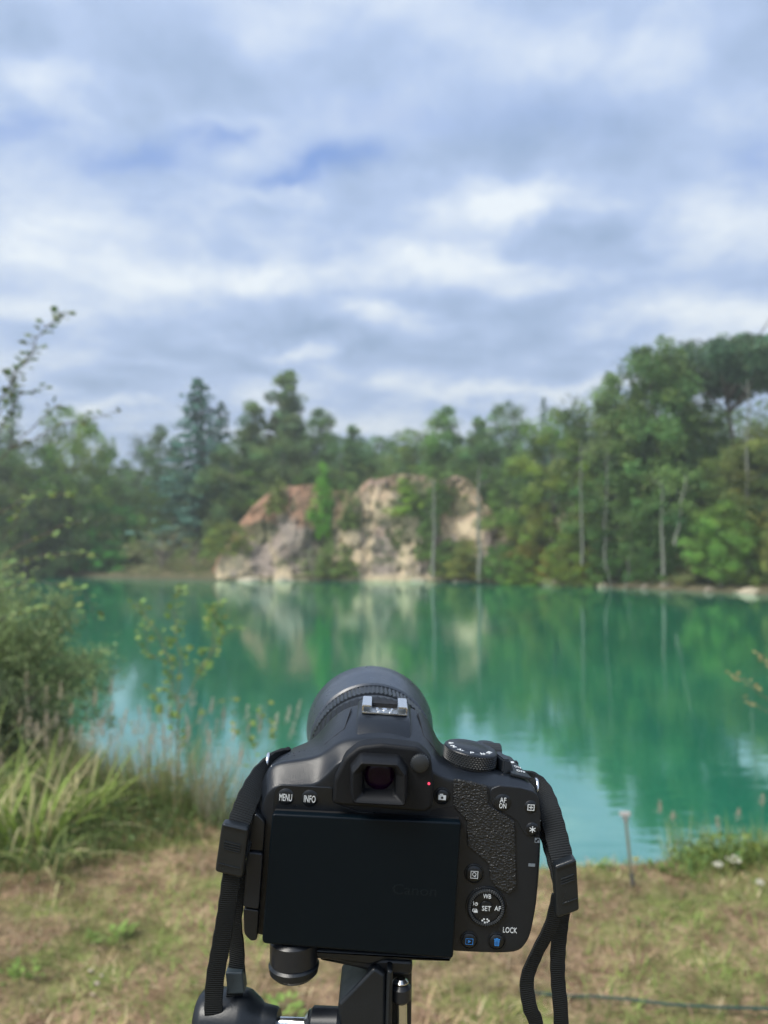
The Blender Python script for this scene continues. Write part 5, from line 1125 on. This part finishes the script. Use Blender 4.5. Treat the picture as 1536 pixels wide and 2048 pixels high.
buckle(((1107, 1727), (1150, 1711), (1156, 1815), (1110, 1832)), -7, [(.02, .06, .04, .96, .7), (.27, .30, .25, .85, .5), (.32, .35, .25, .85, .4), (.37, .40, .25, .85, .4), (.74, .77, .3, .95, .4)])
P_ = [LP(*q_, 3) for q_ in ((452, 1940), (486, 1940), (491, 1982), (457, 1984))]; bm = bmesh.new(); prism(bm, rpoly(P_, .8), 1, 8, .7, 3); part('keeper', bm, plain('keeper_rubber', (.03, .045, .055), .5), STRAP)

# ------------------------------------------------------------------ tripod
def wp(px, py, Y): return at(px, py, Y)
M_trip = plain('tripod_plastic', (.008, .011, .015), .38, bump=(900, .15, .0004), var=.2); M_trip2 = plain('tripod_metal', (.012, .014, .018), .35)
tc_ = wp(790, 2100, .365); TB = Vector((tc_.x, tc_.y, 0)); TR = thing('tripod', 'black tripod with tilt head carrying the camera', 'tripod', TB)
def tpart(name, bm, mat=M_trip, parent=TR, angle=35): return link(name, bm_mesh(name, bm, True, angle), mat, parent)
def cyl(name, p0, p1, r0, r1=None, mat=M_trip, parent=TR, n=32, cap=.0015):
    p0, p1 = Vector(p0) - TB, Vector(p1) - TB; r1 = r0 if r1 is None else r1; d_ = (p1 - p0).normalized()
    v, f = tube([p0, p0 + d_ * 1e-5, p0 + d_ * cap, p1 - d_ * cap, p1 - d_ * 1e-5, p1], [1e-5, r0 - cap, r0, r1, r1 - cap, 1e-5], n); bm = bmesh.new(); vs_ = [bm.verts.new(tuple(q_)) for q_ in v]
    for q_ in f: bm.faces.new([vs_[i] for i in q_])
    return link(name, bm_mesh(name, bm, True, 30), mat, parent)
def slab(name, pix, Y0_, Y1_, mat=M_trip, bev=.0015, parent=TR):
    """outline given in the picture at distance Y0_, extruded back to Y1_"""
    pts = [wp(px, py, Y0_) - TB for px, py in pix]; P2 = rpoly([(q_.x, q_.z) for q_ in pts], bev * 1.6); y0 = Y0_ - TB.y; bm = bmesh.new(); prism(bm, P2, y0, y0 + (Y1_ - Y0_), bev, 3); return tpart(name, bm, mat, parent)
slab('plate', ((545, 1893), (905, 1915), (900, 1925), (770, 1921), (745, 1932), (700, 1926), (612, 1916), (548, 1912)), .350, .398)
slab('plate_clamp', ((640, 1912), (826, 1922), (824, 1952), (770, 1950), (700, 1934), (640, 1922)), .352, .395)
kc = wp(588, 1900, .352); cyl('plate_knob', kc + Vector((0, 0, .006)), kc + Vector((0, 0, -.006)), .0107, mat=M_trip2); cyl('plate_knob', kc + Vector((0, 0, -.004)), kc + Vector((0, 0, -.0108)), .0113, .0108, cap=.002)
slab('tilt_bracket', ((748, 1925), (824, 1930), (822, 2150), (745, 2150)), .362, .388)
slab('tilt_arm', ((748, 1934), (772, 1950), (772, 2150), (676, 2150), (676, 2008), (694, 1990)), .348, .380)
slab('tilt_rib', ((774, 1940), (786, 1942), (782, 2150), (768, 2150)), .345, .37)
rc = wp(802, 1985, .352); cyl('pan_lock_collar', rc + Vector((0, 0, .004)), rc + Vector((0, 0, -.004)), .0045, mat=M_trip2); cyl('pan_lock_rod', rc, wp(804, 2200, .352), .0026, mat=M_chrome); cyl('pan_lock_collar', rc + Vector((0, 0, .0062)), rc + Vector((0, 0, .0036)), .0035, mat=M_chrome)
h0 = wp(680, 2052, .352); hx = Vector((1, -.12, .03)).normalized()
cyl('handle_collar', h0 + hx * .001, h0 - hx * .0135, .0075, mat=M_trip2); cyl('handle_collar', h0 - hx * .0125, h0 - hx * .0155, .0062, mat=M_chrome)
cyl('handle_rod', h0 - hx * .014, h0 - hx * .034, .0028, mat=M_chrome)
k0 = h0 - hx * .028 - TB
bm = bmesh.new(); v, f = tube([k0 - hx * d_ for d_ in (-.0001, 0, .001, .006, .0075, .0095, .0135, .0150, .0165, .0325, .0350, .0366, .0367)], [1e-5, .0058, .0066, .0074, .0078, .0098, .0126, .0132, .0135, .0132, .0126, .0108, 1e-5], 40)
vs_ = [bm.verts.new(tuple(q_)) for q_ in v]
for q_ in f: bm.faces.new([vs_[i] for i in q_])
link('handle_knob', bm_mesh('handle_knob', bm, True, 38), M_trip, TR)
hub = TB + Vector((0, 0, tc_.z - .075)); cyl('pan_base', hub + Vector((0, 0, .045)), hub + Vector((0, 0, .012)), .024, .027, cap=.003); cyl('centre_column', hub + Vector((0, 0, .05)), hub + Vector((0, 0, -.35)), .012, mat=M_trip2); cyl('shoulder', hub + Vector((0, 0, .01)), hub + Vector((0, 0, -.05)), .034, .030, cap=.004)
for k in range(3):
    a = R(90 + 120 * k + 25); o_ = Vector((math.cos(a), math.sin(a), 0)); q0 = hub + o_ * .03 + Vector((0, 0, -.02)); q1 = TB + o_ * .42; q1.z = .03; mid_ = q0.lerp(q1, .5)
    lg = cyl('leg', q0, mid_, .0125, .0125); cyl('leg_section', mid_, q0.lerp(q1, .98), .009, .009, M_trip2, lg); cyl('leg_clamp', q0.lerp(q1, .48), q0.lerp(q1, .53), .016, .016, M_trip, lg)
    cyl('foot', q0.lerp(q1, .97), q1, .011, .014, M_rubber, lg)
    for o2 in lg.children: o2.location = (0, 0, 0)
